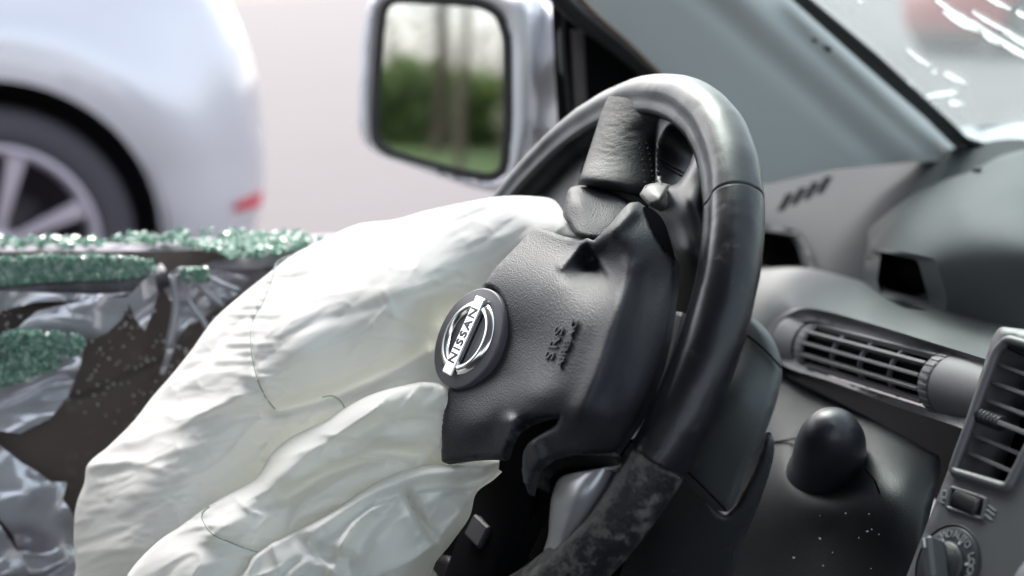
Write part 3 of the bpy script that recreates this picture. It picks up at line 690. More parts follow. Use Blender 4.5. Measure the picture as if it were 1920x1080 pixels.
# knob: dial face, ring of words, grip
kc = P1(Cm, kx, ky, 0); RK = .0212
kp = P1(Cm, kx, ky-75, 0); RK = np.linalg.norm(kp-kc)*.97
lathe('dial_face', [(0, .0010), (RK*.96, .0010), (RK, .0004), (RK*1.02, -.001)], kc, cn, mat('dial_plastic', (.045, .047, .055), .35), car, 64)
lathe('dial_ring', [(RK*1.02, -.0005), (RK*1.04, .0012), (RK*1.065, .0008), (RK*1.07, -.0005)], kc, cn, M_black, car, 64)
lathe('grip_base', [(RK*.60, .001), (RK*.60, .003), (RK*.55, .0045), (0, .005)], kc, cn, M_black, car, 48)
def dialtext(s, angs, r, size, dy=0):
    for ch, a in zip(s, angs):
        a = R_(a); d = math.sin(a)*xc+math.cos(a)*cup; tx = math.cos(a)*xc-math.sin(a)*cup
        text('dial_letter', ch, size, kc+d*r*RK+cn*.0013, tx, d, cn, M_dim, car, .0002)
dialtext('2WD', (-47, -36, -24), .80, .0062)
dialtext('AUTO', (-8, 4, 15, 27), .80, .0062)
dialtext('LOCK', (50, 62, 74, 85), .80, .0062)
for a in (-40, 10, 65):
    a = R_(a); d = math.sin(a)*xc+math.cos(a)*cup; box('dial_mark', kc+d*RK*.665+cn*.0014, (.0014, .0022, .0004), (np.cross(d, cn), d, cn), M_white, car)
ga = R_(-40); gd = math.sin(ga)*xc+math.cos(ga)*cup; gx_ = np.cross(gd, cn)
box('knob_grip', kc+cn*.010+gd*RK*.02, (RK*.36, RK*1.15, .013), (gx_, gd, cn), mat('knob_plastic', (.075, .08, .085), .3, coat=.3), car, bev=.22)
box('grip_pointer', kc+cn*.0168+gd*RK*.42, (.0012, .006, .0008), (gx_, gd, cn), M_white, car)
# second dial just showing at the right edge
lathe('heater_dial', [(RK*1.0, -.001), (RK*1.0, .006), (RK*.9, .009), (0, .010)], P1(Cm, 1975, 1120, 0), cn, M_satin, car, 48)
lathe('dial_ring', [(RK*1.05, -.0005), (RK*1.12, .003), (RK*1.2, -.0005)], P1(Cm, 1975, 1120, 0), cn, M_chrome, car, 48)

# ---------------------------------------------------------------- steering wheel
wheel = empty('steering_wheel', tuple(WC), 'black leather steering wheel with dusty scuffed rim and burst airbag cover', 'steering wheel')
e1 = np.array([1.0, 0, 0]); e2 = np.cross(N, e1)
RW = .190
def rim_seg(name, a0, a1, m, nseg, seamL=True, seamR=True):
    NP = 40; vs = []
    L = abs(a1-a0)*RW; ts = sorted(set(list(np.linspace(0, 1, nseg+1))+[q/L for q in (.0002, .0005, .0009, .0014, .002)]+[1-q/L for q in (.0002, .0005, .0009, .0014, .002)])); nseg = len(ts)-1
    for i in range(nseg+1):
        t = ts[i]; a = a0+(a1-a0)*t; d = math.cos(a)*e1+math.sin(a)*e2
        edge = min(t, 1-t)*abs(a1-a0)*RW
        sc = 1-.085*math.exp(-(edge/.0006)**2)
        for k in range(NP):
            q = 2*math.pi*k/NP; dg = math.degrees(q)
            rr = .0170*(1+.17*math.exp(-((dg-142)/9)**2)-.06*math.exp(-((dg-168)/12)**2)-.07*math.exp(-((dg-112)/14)**2))*sc
            nz = noise.noise(Vector((a*9, q*1.3, .3)))*.0005+noise.noise(Vector((a*34, q*3, 2)))*.00012
            vs.append(WC+d*(RW+(rr+nz)*math.cos(q)*1.02)+N*(rr+nz)*math.sin(q)*1.0)
    fs = [(i*NP+k, i*NP+(k+1) % NP, (i+1)*NP+(k+1) % NP, (i+1)*NP+k) for i in range(nseg) for k in range(NP)]
    fs += [tuple(range(NP)), tuple(nseg*NP+k for k in range(NP))[::-1]]
    return link(name, vs, fs, m, wheel)
def rim_angle(px, py):
    best = None
    for a in np.linspace(0, 2*math.pi, 1440):
        P = WC+RW*(math.cos(a)*e1+math.sin(a)*e2); q = proj(P)[0]; dd = math.hypot(q[0]-px, q[1]-py)
        if best is None or dd < best[0]: best = (dd, a)
    return best[1]
aA, aB = rim_angle(1383, 380), rim_angle(1224, 858)
if aA > aB: aA, aB, flipd = aB, aA, True
else: flipd = False
# aA..aB is the side piece if it does not cross the top
amid = rim_angle(1370, 600)
if not (aA < amid < aB): aA, aB = aB, aA+2*math.pi
print('rim seams', aA, aB, amid)
rim_seg('side_grip', aA, aB, M_leather, 120)
top_a, low_a = (aA, aB) if np.linalg.norm(proj(WC+RW*(math.cos(aA)*e1+math.sin(aA)*e2))[0]-[1383, 380]) < 60 else (aB, aA)
sgn = 1 if top_a == aA else -1
# rest of the circle, split opposite
if sgn > 0:
    split = aA-2.6
    rim_seg('upper_grip', split, aA, M_leather_dust, 180); rim_seg('lower_grip', aB, split+2*math.pi, M_leather_worn, 150)
else:
    split = aB+2.6
    rim_seg('upper_grip', aB, split, M_leather_dust, 180); rim_seg('lower_grip', split-2*math.pi, aA, M_leather_worn, 150)

# dark backing behind the hub
lathe('hub_backing', [(.062, -.03), (.062, .0), (.05, .012), (0, .014)], WC, N, M_void, wheel, 48)
# inner web of the far rim
sheet('far_web', catmull([(925, 395), (1000, 315), (1075, 248), (1130, 220), (1118, 262), (1098, 345), (1085, 420), (1000, 420)], True, 8), M_black, Wm, -.004, wheel, spacing=9, rw=14, rh=.006, thick=.02)
# leather spoke from the rim down to the hub
def wrinkle(x, y):
    o = np.empty(len(x))
    for i in range(len(x)):
        u_ = x[i]*.97+y[i]*-.2; v_ = y[i]
        o[i] = .00042*(1-2*abs(noise.noise(Vector((u_/26, v_/6.5, 3.3)))))*max(0, 1-abs(x[i]-1165)/60)*max(0, 1-abs(y[i]-275)/65)
    return o
loft('leather_spoke', [(1152, 160, .0150, 1225, 162, .0090, .0), (1139, 184, .0168, 1240, 188, .0060, .002), (1127, 212, .0180, 1258, 218, -.004, .005), (1115, 250, .0195, 1250, 256, -.014, .009), (1101, 292, .0235, 1246, 305, -.017, .010), (1089, 328, .029, 1240, 352, -.014, .010), (1086, 342, .028, 1234, 372, -.012, .008)],
     M_spoke, wheel, thick=.022, m=34, sub=14, relief=wrinkle, power=.45)
# one-piece web between spoke and rim with the thumb hole cut through it
web = catmull([(1212, 172), (1262, 176), (1322, 212), (1352, 290), (1346, 380), (1336, 480), (1320, 570), (1290, 610), (1258, 570), (1262, 495), (1232, 440), (1214, 400), (1226, 360), (1228, 310), (1222, 240)], True, 6)
thole = catmull([(1238, 300), (1243, 266), (1258, 243), (1282, 237), (1300, 250), (1301, 280), (1291, 312), (1276, 336), (1262, 347), (1246, 344), (1239, 325)], True, 5)
sheet('spoke_web', web, mat('web_plastic', (.014, .014, .018), .33, bump=.2, bscale=1500), Wm, rbf([(1200, 200, .0), (1260, 190, .006), (1330, 250, .004), (1345, 380, -.004), (1320, 560, -.012), (1225, 300, .002), (1250, 220, .004), (1310, 300, .010), (1290, 380, .014), (1250, 400, .010), (1240, 440, .004), (1285, 470, .006), (1265, 540, -.008), (1300, 600, -.016)]), wheel, spacing=6, holes=[thole], rw=13, rh=.006, thick=.03)
sheet('thumb_hole_shade', linear([(1160, 340), (1225, 225), (1312, 225), (1335, 330), (1305, 610), (1240, 610), (1195, 430)], True, 10), M_void, Wm, -.05, wheel, spacing=14)  # black backing sheet added so the hole and gaps read as shade
# stitching
for side, off in ((0, 0), (1, 15)):
    for k in range(9):
        x = 1200+off+k*1.6-(k-4)**2*.15; y = 268+k*10.5
        c = P1(Wm, x, y, .0155-(.0035 if side else 0)); d = unit(P1(Wm, x+6, y-2+(4 if k % 2 else -1), .028)-c); box('stitch', c, (.0050, .0012, .0012), (d, unit(np.cross(N, d)), N), M_spoke, wheel, bev=.3)
# silver switch
sheet('silver_switch', rounded([(1198, 366), (1210, 347), (1232, 341), (1258, 346), (1250, 362), (1238, 380), (1218, 387)], 5, 3), M_switch, Wm, rbf([(1198, 366, .018), (1232, 341, .012), (1258, 346, .008), (1218, 387, .020), (1225, 362, .021)]), wheel, spacing=4, rw=6, rh=.003, thick=.015)
# airbag cover: tilted emblem plane first
ndirE = unit(-.733*R0+.35*U0-.58*V_)
EP = P1(Wm, 878, 632, .062)
def Em(px, py, h): return plane(ndirE, EP, px, py, h)
def hW(P): return (P-WC)@N
ec = []
for a in np.linspace(0, 2*math.pi, 8, endpoint=False):
    x, y = 880+95*math.cos(a), 632+105*math.sin(a); ec.append((x, y, hW(Em(x, y, -.0022)[0])))
ec.append((878, 632, hW(Em(878, 632, -.0022)[0])))
cov = np.array([(1003, 424), (1030, 432), (1062, 444), (1092, 448), (1103, 446), (1112, 452), (1140, 425), (1165, 395), (1180, 380), (1196, 378), (1212, 390), (1222, 420), (1240, 455), (1266, 490), (1262, 545), (1250, 630), (1236, 690), (1215, 745), (1190, 795), (1150, 853),
                (1120, 851), (1070, 848), (1030, 858), (1003, 880), (992, 930), (984, 905), (979, 870), (981, 846), (992, 829), (1015, 814), (1040, 799), (1053, 778), (1022, 782), (990, 792), (966, 807), (954, 830), (945, 860), (915, 858), (870, 861), (828, 868), (826, 800), (829, 742),
                (846, 722), (850, 700), (852, 660), (858, 620), (872, 585), (900, 543), (930, 500), (970, 460)], float)
cov_h = rbf(ec+[(1003, 424, .040), (960, 500, .055), (1092, 450, .036), (1060, 520, .050), (1050, 600, .056), (1060, 640, .056), (1000, 740, .058), (840, 860, .050), (900, 800, .054), (940, 850, .042),
                (1150, 560, .044), (1130, 650, .047), (1100, 740, .048), (1040, 800, .046), (1195, 560, .034), (1170, 680, .036), (1140, 780, .036), (1262, 540, .012), (1236, 690, .010), (1190, 795, .010), (1150, 853, .010),
                (1180, 385, .036), (1210, 400, .030), (1150, 450, .046), (1190, 470, .038), (1266, 490, .012), (1000, 850, .040), (990, 920, .030), (1060, 850, .034), (1100, 848, .024), (1120, 480, .030)])
def smooth_edge(x, y, line, w): return np.exp(-(segdist(x, y, line)/w)**2)
def cov_rel(x, y):
    r = np.zeros(len(x))
    # pinched fold at the notch: the left flap dives under the sleeve
    ax_, ay_, bx_, by_ = 1050, 508, 1103, 452
    nl = math.hypot(bx_-ax_, by_-ay_); sdist = ((x-ax_)*(-(by_-ay_))+(y-ay_)*(bx_-ax_))/nl
    l2x = np.interp(y, [450, 478, 520], [1102, 1118, 1142])
    fade = 1-np.clip((y-494)/44, 0, 1)**2*(3-2*np.clip((y-494)/44, 0, 1))
    g = np.clip(sdist/36, 0, 1); g = g*g*(3-2*g)
    r -= .0085*g*fade*np.clip((l2x-x)/7, 0, 1)
    r += .0030*smooth_edge(x, y, [(1052, 500), (1076, 474), (1098, 452)], 8)
    # raised sleeve ridge
    r += .006*smooth_edge(x, y, [(1120, 455), (1150, 430), (1182, 398)], 14)
    # soft fold line down the cover
    r += .0042*smooth_edge(x, y, [(1178, 505), (1165, 560), (1140, 640), (1115, 710), (1090, 765)], 20)
    r -= .0035*smooth_edge(x, y, [(1215, 520), (1200, 600), (1175, 700), (1150, 790)], 30)
    # lower pinch with its bright bump
    r += .0075*smooth_edge(x, y, [(955, 790), (965, 820)], 12)
    r -= .006*smooth_edge(x, y, [(990, 795), (1030, 790)], 12)
    r += .004*smooth_edge(x, y, [(1000, 830), (1010, 860)], 14)
    r -= .003*smooth_edge(x, y, [(900, 830), (935, 800)], 30)
    return r
disc_out = [(880+80*math.cos(a)*.0, 0) for a in (0,)]
# disc circle in the emblem plane
dcen = P1(Em, 878, 633, 0)
RD = .0
top_ = P1(Em, 931, 549, 0); RD = np.linalg.norm(top_-dcen)
exd = unit(P1(Em, 906, 565, 0)-P1(Em, 850, 690, 0)); eyd = np.cross(ndirE, exd)
ringp = proj(np.array([dcen+RD*1.0*(math.cos(a)*exd+math.sin(a)*eyd) for a in np.linspace(0, 2*math.pi, 120, endpoint=False)]))
print('disc bbox', ringp.min(0), ringp.max(0), 'RD', RD)
def groove(x, y):
    d = segdist(x, y, ringp, True); return -.004*np.exp(-(d/3.2)**2)
keep = cov
sheet('airbag_cover', rounded(keep, 7, 5), M_cover, Wm, cov_h, wheel, spacing=5, rw=6, rh=.0032, thick=.004, relief=lambda x, y: cov_rel(x, y)+groove(x, y))
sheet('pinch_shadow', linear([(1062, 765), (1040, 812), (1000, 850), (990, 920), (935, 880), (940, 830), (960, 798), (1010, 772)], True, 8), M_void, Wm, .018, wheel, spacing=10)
# rolled lip of the sleeve mouth and a black sheet painting the shade in its opening
strip('sleeve_lip', [(1181, 385), (1195, 382), (1207, 394), (1218, 418), (1235, 447), (1262, 488)], 8, 0, M_cover, wheel, mapf=lambda x, y, k: Wm(x, y, cov_h(np.atleast_1d(x), np.atleast_1d(y))+k-.004), thick=.004, back=-N, bulge=.003)
sheet('sleeve_mouth_shade', catmull([(1206, 388), (1224, 393), (1243, 412), (1256, 446), (1266, 490), (1246, 466), (1226, 436), (1212, 408)], True, 5), M_void, Wm, lambda x, y: cov_h(x, y)+.001, wheel, spacing=7)
strip('lower_lip', [(986, 905), (982, 880), (1000, 862), (1035, 852), (1080, 850), (1150, 853)], 9, .020, M_black, wheel, mapf=Wm, thick=.02, back=-N, bulge=.003)
sheet('lower_mouth_shade', catmull([(990, 900), (1003, 870), (1040, 858), (1150, 856), (1150, 890), (1080, 905), (1040, 940), (1020, 990), (1000, 960)], True, 6), M_void, Wm, -.02, wheel, spacing=8)  # black sheet painting the shade inside the lower sleeve
# cover gap strip on its right edge (pale green lining showing)
strip('cover_underlay', [(1275, 585), (1262, 640), (1245, 695), (1225, 750), (1205, 785)], 14, -.004, M_shroud, wheel, mapf=Wm, thick=.004, back=-N, bulge=.001)
# upper hub boss
boss = rounded([(1066, 352), (1090, 346), (1160, 366), (1205, 396), (1190, 430), (1130, 452), (1098, 450), (1078, 442), (1054, 402)], 10, 5)
boss_h = rbf([(1068, 355, .034), (1160, 366, .014), (1200, 400, .006), (1058, 400, .040), (1080, 440, .040), (1120, 400, .028), (1150, 420, .022), (1180, 440, .012), (1100, 365, .028), (1085, 380, .036)])
sheet('upper_boss', boss, M_cover, Wm, boss_h, wheel, spacing=5, rw=10, rh=.005, thick=.02)
#sheet('boss_fillet', catmull([(1092, 446), (1100, 425), (1120, 412), (1150, 415), (1140, 440), (1112, 456)], True, 5), M_shroud, Wm, .034, wheel, spacing=5, rw=6, rh=.004, thick=.006)
# satin lower spoke
loft('satin_spoke', [(1150, 880, .018, 1180, 860, .0, .004), (1060, 890, .018, 1170, 880, .0, .014), (1036, 925, .016, 1145, 930, .0, .016), (1030, 970, .012, 1110, 985, .0, .014), (1026, 1010, .008, 1075, 1035, .0, .010), (1005, 1060, .004, 1035, 1090, .0, .008), (960, 1120, .0, 985, 1140, .0, .006)],
     M_satin, wheel, thick=.02, m=20)
# black inner parts under the cover
loft('lower_hub_frame', [(900, 870, -.01, 1010, 870, -.01, .01), (880, 950, -.02, 1000, 960, -.02, .012), (850, 1030, -.02, 960, 1050, -.02, .01), (820, 1120, -.02, 930, 1130, -.02, .01)], M_void, wheel, thick=.02)
box('hub_bracket', P1(Wm, 905, 1000, -.012), (.028, .016, .012), (e1, e2, N), mat('bracket_plastic', (.012, .011, .02), .65), wheel)
sheet('lower_shell', catmull([(800, 1180), (806, 1052), (860, 1046), (930, 1060), (1010, 1050), (1060, 1180)], True, 8), M_black, Wm, -.03, wheel, spacing=10, rw=10, rh=.006, thick=.02)

sheet('hub_gap_shade', linear([(800, 960), (980, 860), (1200, 820), (1230, 900), (1120, 1190), (800, 1190)], True, 14), M_void, Wm, -.055, wheel, spacing=16)  # black sheet added behind the hub, painting its gaps as dark shade
# emblem disc with chrome ring, bar and lettering
badge = lathe('badge', [(0, 0), (RD*.95, 0), (RD*.975, -.0003), (RD*.985, -.0010), (RD*.985, -.006)], dcen+ndirE*.0004, ndirE, M_disc, wheel, 96)
bo = dcen+ndirE*.0004
RR = RD*.70
lathe('badge_recess', [(0, .0001), (RR*1.03, .0001)], bo, ndirE, mat('badge_recess_plastic', (.035, .035, .042), .35), badge, 64)
ring_c = bo+eyd*0
gap = R_(16)
for s0, s1 in ((gap, math.pi-gap), (math.pi+gap, 2*math.pi-gap)):
    lathe('chrome_ring', [(RR*.76, .0002), (RR*.79, .0024), (RR*.86, .0034), (RR*.96, .0026), (RR*1.04, .0008), (RR*1.05, .0002)], ring_c, ndirE, M_chrome, badge, 60, ref=exd, a0=s0, a1=s1)
box('chrome_bar', bo+ndirE*.0022, (RR*2.22, RR*.46, .0038), (exd, eyd, ndirE), M_chrome, badge, bev=.2)
text('badge_lettering', 'NISSAN', RR*.41, bo+ndirE*.0042, exd, eyd, ndirE, mat('badge_ink', (.07, .07, .08), .4), badge, .0003, 1.22, .00022)
# embossed words
sx_ = unit(P1(Wm, 1066, 615, .058)-P1(Wm, 1042, 680, .058))
sc = P1(lambda x, y, h: Wm(x, y, cov_h(np.atleast_1d(x), np.atleast_1d(y))+h), 1052, 644, .0004)
q1 = P1(lambda x, y, h: Wm(x, y, cov_h(np.atleast_1d(x), np.atleast_1d(y))), 1072, 650, 0)
sn = unit(np.cross(sx_, unit(sc-q1))); sn = sn if sn@(CAM-sc) > 0 else -sn; sy_ = np.cross(sn, sx_)
print('srs', sn@N, sn@(-V_))
M_emb = mat('embossed_lettering', (.026, .026, .031), .5)
def lay(o, lift):
    """press planar lettering onto the curved cover"""
    me = o.data; base = np.array(parent_world(o.parent)); co = np.array([v.co[:] for v in me.vertices])+base
    hh = (co-sc)@sn; q = proj(co-np.outer(hh, sn)); x, y = q[:, 0], q[:, 1]
    P = Wm(x, y, cov_h(x, y)+cov_rel(x, y)+np.where(hh > 0, lift, -.0006))-base
    me.vertices.foreach_set('co', P.ravel()); me.update()
lay(text('moulded_lettering', 'SRS', .0130, sc+sy_*.0072, sx_, sy_, sn, M_emb, wheel, .0003, 1.15), .0015)
lay(text('moulded_lettering', 'AIRBAG', .0090, sc-sy_*.0060, sx_, sy_, sn, M_emb, wheel, .0003, 1.0), .0015)

# ---------------------------------------------------------------- airbag
bag = empty('airbag', tuple(P1(Dm, 500, 750, .93)), 'burst white fabric airbag hanging limp from the steering wheel hub', 'airbag')
def fold(x, y, line, w, a, step=False):
    d = segdist(x, y, line)
    return a*np.exp(-(d/w)**2)
def afold(x, y, line, wp, wn, a):
    """one-sided crease: steep towards one side of the line, gentle to the other"""
    L = catmull(line, False, 12); P = np.stack([x, y], -1); best = np.full(len(x), 1e9); sg = np.ones(len(x)); tt = np.zeros(len(x)); n = len(L)
    for i in range(n-1):
        p, q = L[i], L[i+1]; d_ = q-p; l2 = max(d_@d_, 1e-9); t = np.clip(((P-p)@d_)/l2, 0, 1)
        v = P-p-t[:, None]*d_; d = np.hypot(v[:, 0], v[:, 1]); m = d < best
        best = np.where(m, d, best); sg = np.where(m, np.sign(d_[0]*v[:, 1]-d_[1]*v[:, 0]), sg); tt = np.where(m, (i+t)/(n-1), tt)
    w_ = np.where(sg > 0, wp, wn)
    return -a*np.exp(-best/w_)*np.sqrt(np.clip(np.sin(math.pi*np.clip(tt, .02, .98)), 0, 1))
def crisp(amp, ang, sl, sw, seed, wd=.11):
    ca, sa = math.cos(R_(ang)), math.sin(R_(ang))
    def f(x, y):
        o = np.empty(len(x)); u = (x*ca+y*sa)/sl; v = (-x*sa+y*ca)/sw
        for i in range(len(x)):
            p = Vector((u[i], v[i], seed)); n1 = noise.noise(p+noise.noise_vector(p*.7)*.6); k = noise.noise(Vector((u[i]*.6+9, v[i]*.5, seed)))
            o[i] = -math.exp(-abs(n1)/wd)*max(0, min(1, .35+2.2*k))
        return amp*o
    return f
def pucker(x, y, line, amp, lng):
    """short wrinkles across a seam"""
    d = segdist(x, y, line); o = np.zeros(len(x)); m = d < lng
    for i in np.where(m)[0]:
        o[i] = amp*noise.noise(Vector((x[i]/55, y[i]/11, 7)))*(1-d[i]/lng)
    return o
def wrinkles(amp, ang, sl, sw, seed, ridged=True):
    ca, sa = math.cos(R_(ang)), math.sin(R_(ang))
    def f(x, y):
        o = np.empty(len(x)); u = (x*ca+y*sa)/sl; v = (-x*sa+y*ca)/sw
        for i in range(len(x)):
            p = Vector((u[i], v[i], seed)); q = noise.noise_vector(p*.6)*.7
            n1 = noise.noise(p+q); o[i] = (1-2*abs(n1)) if ridged else n1
        return amp*o
    return f
wr1 = wrinkles(.0016, -32, 190, 48, 1.7); wr2 = wrinkles(.0005, -24, 80, 20, 9.1); wr3 = wrinkles(.0038, -45, 280, 150, 4.4, False); wr4 = wrinkles(.0010, -20, 60, 17, 3.1); wr10 = wrinkles(.0040, -12, 85, 22, 5.9, False); cr1 = crisp(.0026, -30, 130, 55, 2.2); cr2 = crisp(.0011, 20, 70, 45, 8.8)
seam1 = catmull([(548, 478), (520, 492), (508, 530), (492, 570), (473, 605), (471, 650), (480, 700), (495, 740), (515, 766)], False, 6)
def bag1_rel(x, y):
    r = wr1(x, y)+wr2(x, y)+wr3(x, y)+wr4(x, y)*np.clip((540-x)/160, .08, 1)
    r += fold(x, y, seam1, 4.5, .0040)-fold(x, y, seam1, 16, .0030)+pucker(x, y, seam1, -.0060, 75)
    de = segdist(x, y, b1[:len(b1)//2]); r += wr10(x, y)*np.exp(-de/110)*np.clip((760-x)/200, .2, 1)
    for ln, w_, a_ in (([(905, 395), (820, 430), (700, 468)], 5, .0016), ([(700, 425), (692, 470), (640, 482)], 4, -.0014), ([(860, 520), (760, 560), (600, 600), (520, 640)], 9, .0022), ([(720, 545), (740, 590), (800, 625)], 5, -.0014), ([(450, 600), (400, 660), (330, 720)], 8, .002), ([(240, 830), (330, 800), (450, 740)], 9, -.0028), ([(170, 875), (230, 860), (300, 880)], 10, -.003)): r += fold(x, y, ln, w_, a_)
    r += fold(x, y, [(800, 660), (700, 712), (620, 742), (515, 772)], 16, .012)     # valley under the upper panel
    r -= fold(x, y, [(930, 430), (760, 470), (640, 560), (560, 640)], 60, .004)
    r += cr1(x, y)+cr2(x, y)
    for ln, wp, wn, a in (([(637, 445), (709, 481), (741, 505)], 5, 14, .0022), ([(741, 505), (781, 503), (789, 465)], 5, 12, .0020), ([(709, 565), (741, 597), (797, 605)], 5, 16, .0018), ([(700, 540), (640, 548), (598, 557), (518, 589), (478, 609)], 8, 40, .0050),
                          ([(434, 637), (391, 688), (350, 720)], 7, 20, .0035), ([(478, 700), (399, 698), (311, 724), (250, 790)], 9, 26, .0045), ([(880, 400), (800, 425), (740, 470)], 6, 30, .0030), ([(430, 590), (480, 560), (500, 520)], 6, 16, .0028),
                          ([(200, 850), (290, 800), (400, 770), (480, 735)], 9, 30, .0040), ([(165, 872), (240, 868), (330, 850)], 8, 22, .0032), ([(175, 890), (186, 905), (184, 930)], 5, 10, .002), ([(150, 1060), (210, 1035), (290, 1030)], 9, 30, .006), ([(600, 480), (560, 500), (530, 540)], 5, 14, .002)):
        r += afold(x, y, ln, wp, wn, a)
    return r
b1 = catmull([(1040, 376), (1000, 368), (940, 368), (880, 378), (800, 395), (740, 412), (700, 416), (660, 424), (600, 452), (548, 478), (500, 515), (450, 555), (400, 600), (360, 655), (320, 705), (285, 745), (250, 790), (205, 835), (165, 870), (158, 905), (142, 950), (138, 1010), (142, 1070), (140, 1160), (600, 1160), (830, 900), (860, 760), (930, 600), (1000, 470), (1094, 444), (1085, 425), (1066, 412)], True, 8)
b1h = rbf([(812, 650, 1.0), (818, 605, 1.005), (850, 560, .995), (830, 700, .985), (1040, 380, 1.02), (1090, 440, .93), (1000, 470, .99), (950, 490, 1.0), (915, 540, 1.0), (985, 440, 1.0), (940, 370, 1.045), (800, 400, 1.06), (700, 418, 1.07), (548, 478, 1.07), (400, 600, 1.06), (285, 745, 1.05), (165, 870, 1.04), (140, 1010, 1.03), (140, 1150, 1.02),
           (780, 560, .965), (650, 600, .97), (550, 620, .965), (450, 700, .965), (350, 800, .965), (250, 900, .97), (220, 1050, .96), (760, 650, .965), (700, 700, .965), (600, 735, .96), (520, 760, .96), (600, 800, .975), (500, 830, .965), (400, 950, .95), (600, 1000, .99), (850, 750, .96), (600, 1150, .98), (950, 450, 1.005), (1040, 410, .965)])
bagpanel = sheet('main_panel', b1, M_bag, Dm, b1h, bag, spacing=4.5, rw=13, rh=-.010, relief=bag1_rel)
seam2 = catmull([(392, 950), (381, 958), (380, 974), (400, 1002), (440, 1020), (478, 1034), (520, 1044)], False, 5)
wr5 = wrinkles(.0022, -30, 200, 48, 21.7); wr6 = wrinkles(.0004, -18, 60, 16, 19.1); wr7 = wrinkles(.0045, -35, 240, 90, 14.4, False); cr3 = crisp(.0030, -32, 150, 45, 12.2)
def bag2_rel(x, y):
    r = wr5(x, y)+wr6(x, y)+wr7(x, y)
    r += fold(x, y, seam2, 4, .002)+pucker(x, y, seam2, -.003, 40)
    r -= fold(x, y, [(760, 742), (640, 800), (560, 850), (480, 930), (400, 1000)], 22, .009)
    r += fold(x, y, [(820, 780), (720, 790), (640, 840)], 16, .005)
    r += fold(x, y, [(810, 860), (720, 850), (620, 880), (540, 930)], 20, .016)
    r -= fold(x, y, [(828, 840), (800, 868)], 10, .006)
    r += cr3(x, y)
    for ln, wp, wn, a in (([(787, 872), (702, 859), (635, 866), (568, 893), (500, 924)], 34, 7, .0110), ([(828, 821), (801, 857), (783, 875)], 8, 14, .007), ([(828, 785), (770, 780), (725, 787)], 16, 6, .0040), ([(747, 816), (657, 821), (590, 812)], 18, 6, .0045),
                          ([(560, 940), (500, 975), (470, 1030)], 14, 6, .0045), ([(430, 925), (470, 960), (500, 965)], 5, 14, .003), ([(330, 1000), (400, 985), (450, 990)], 6, 20, .003), ([(610, 900), (560, 950), (540, 1000)], 10, 26, .005)):
        r += afold(x, y, ln, wp, wn, a)
    return r
b2 = catmull([(800, 716), (760, 722), (700, 738), (650, 762), (610, 788), (545, 820), (510, 850), (480, 895), (430, 925), (385, 952), (340, 985), (300, 1012), (262, 1048), (235, 1085), (200, 1160), (700, 1160), (840, 1000), (860, 870), (850, 800), (840, 730)], True, 7)
b2h = rbf([(840, 730, .925), (760, 725, .925), (610, 790, .93), (480, 900, .925), (340, 985, .92), (235, 1085, .91), (850, 860, .935), (750, 800, .905), (650, 850, .905), (550, 900, .90), (450, 980, .89), (350, 1060, .88), (700, 930, .915), (600, 1000, .91), (500, 1080, .89), (700, 1150, .92), (800, 960, .93)])
sheet('lower_lobe', b2, M_bag, Dm, b2h, bag, spacing=4.5, rw=11, rh=-.012, relief=bag2_rel)
wr8 = wrinkles(.0024, -40, 150, 40, 31.7); wr9 = wrinkles(.0040, -52, 200, 80, 34.4, False); cr4 = crisp(.0030, -45, 110, 38, 32.2)
def bag3_rel(x, y):
    r = wr8(x, y)+wr9(x, y)
    r += cr4(x, y)
    for ln, wp, wn, a in (([(940, 890), (890, 918), (819, 924), (761, 933), (702, 955), (658, 991), (635, 1036), (613, 1085)], 6, 30, .0120), ([(761, 937), (770, 969), (801, 996), (823, 1009)], 26, 5, .0090), ([(823, 1009), (770, 1049), (693, 1085)], 8, 22, .0085),
                          ([(546, 991), (510, 1014), (519, 1060)], 6, 18, .006), ([(568, 1009), (613, 1058), (640, 1085)], 16, 6, .006), ([(860, 885), (780, 893), (700, 925), (600, 990)], 10, 30, .007), ([(880, 930), (850, 975), (800, 1035)], 6, 22, .006)):
        r += afold(x, y, ln, wp, wn, a)
    r += .4*fold(x, y, [(870, 925), (800, 920), (740, 945), (690, 1000), (650, 1080)], 18, .017)
    r += fold(x, y, [(765, 930), (790, 980), (815, 1010)], 10, .014)
    r -= fold(x, y, [(900, 880), (800, 885), (700, 920), (620, 970), (560, 1010)], 16, .008)
    r -= fold(x, y, [(860, 960), (800, 1030), (740, 1080)], 18, .008)
    r += fold(x, y, [(560, 1010), (600, 1040), (650, 1050)], 14, .010)
    return r
b3 = catmull([(968, 850), (930, 862), (900, 863), (850, 872), (800, 872), (740, 888), (680, 920), (640, 948), (590, 978), (545, 1000), (490, 1030), (462, 1062), (440, 1160), (780, 1160), (808, 1070), (845, 1020), (880, 970), (893, 925), (925, 900), (950, 878), (972, 868)], True, 6)
b3h = rbf([(968, 860, .93), (930, 865, .915), (850, 873, .91), (740, 888, .905), (640, 948, .895), (545, 1000, .885), (462, 1062, .87), (900, 915, .915), (880, 970, .92), (808, 1070, .915), (820, 930, .885), (720, 980, .875), (620, 1030, .865), (760, 1050, .875), (600, 1120, .86)])
sheet('front_lobe', b3, M_bag, Dm, b3h, bag, spacing=4, rw=9, rh=-.010, relief=bag3_rel)
def seam(name, line, hf, rel, off=-.0003, rad=.0006):
    x, y = line[:, 0], line[:, 1]; P = Dm(x, y, hf(x, y)+rel(x, y)+off); tube(name, P, rad, M_thread, bag, 6)
seam('seam', seam1, b1h, bag1_rel); seam('seam', seam2, b2h, bag2_rel)
s3 = catmull([(604, 745), (622, 742), (638, 752), (648, 770), (652, 790)], False, 5); seam('seam', s3, b1h, bag1_rel)

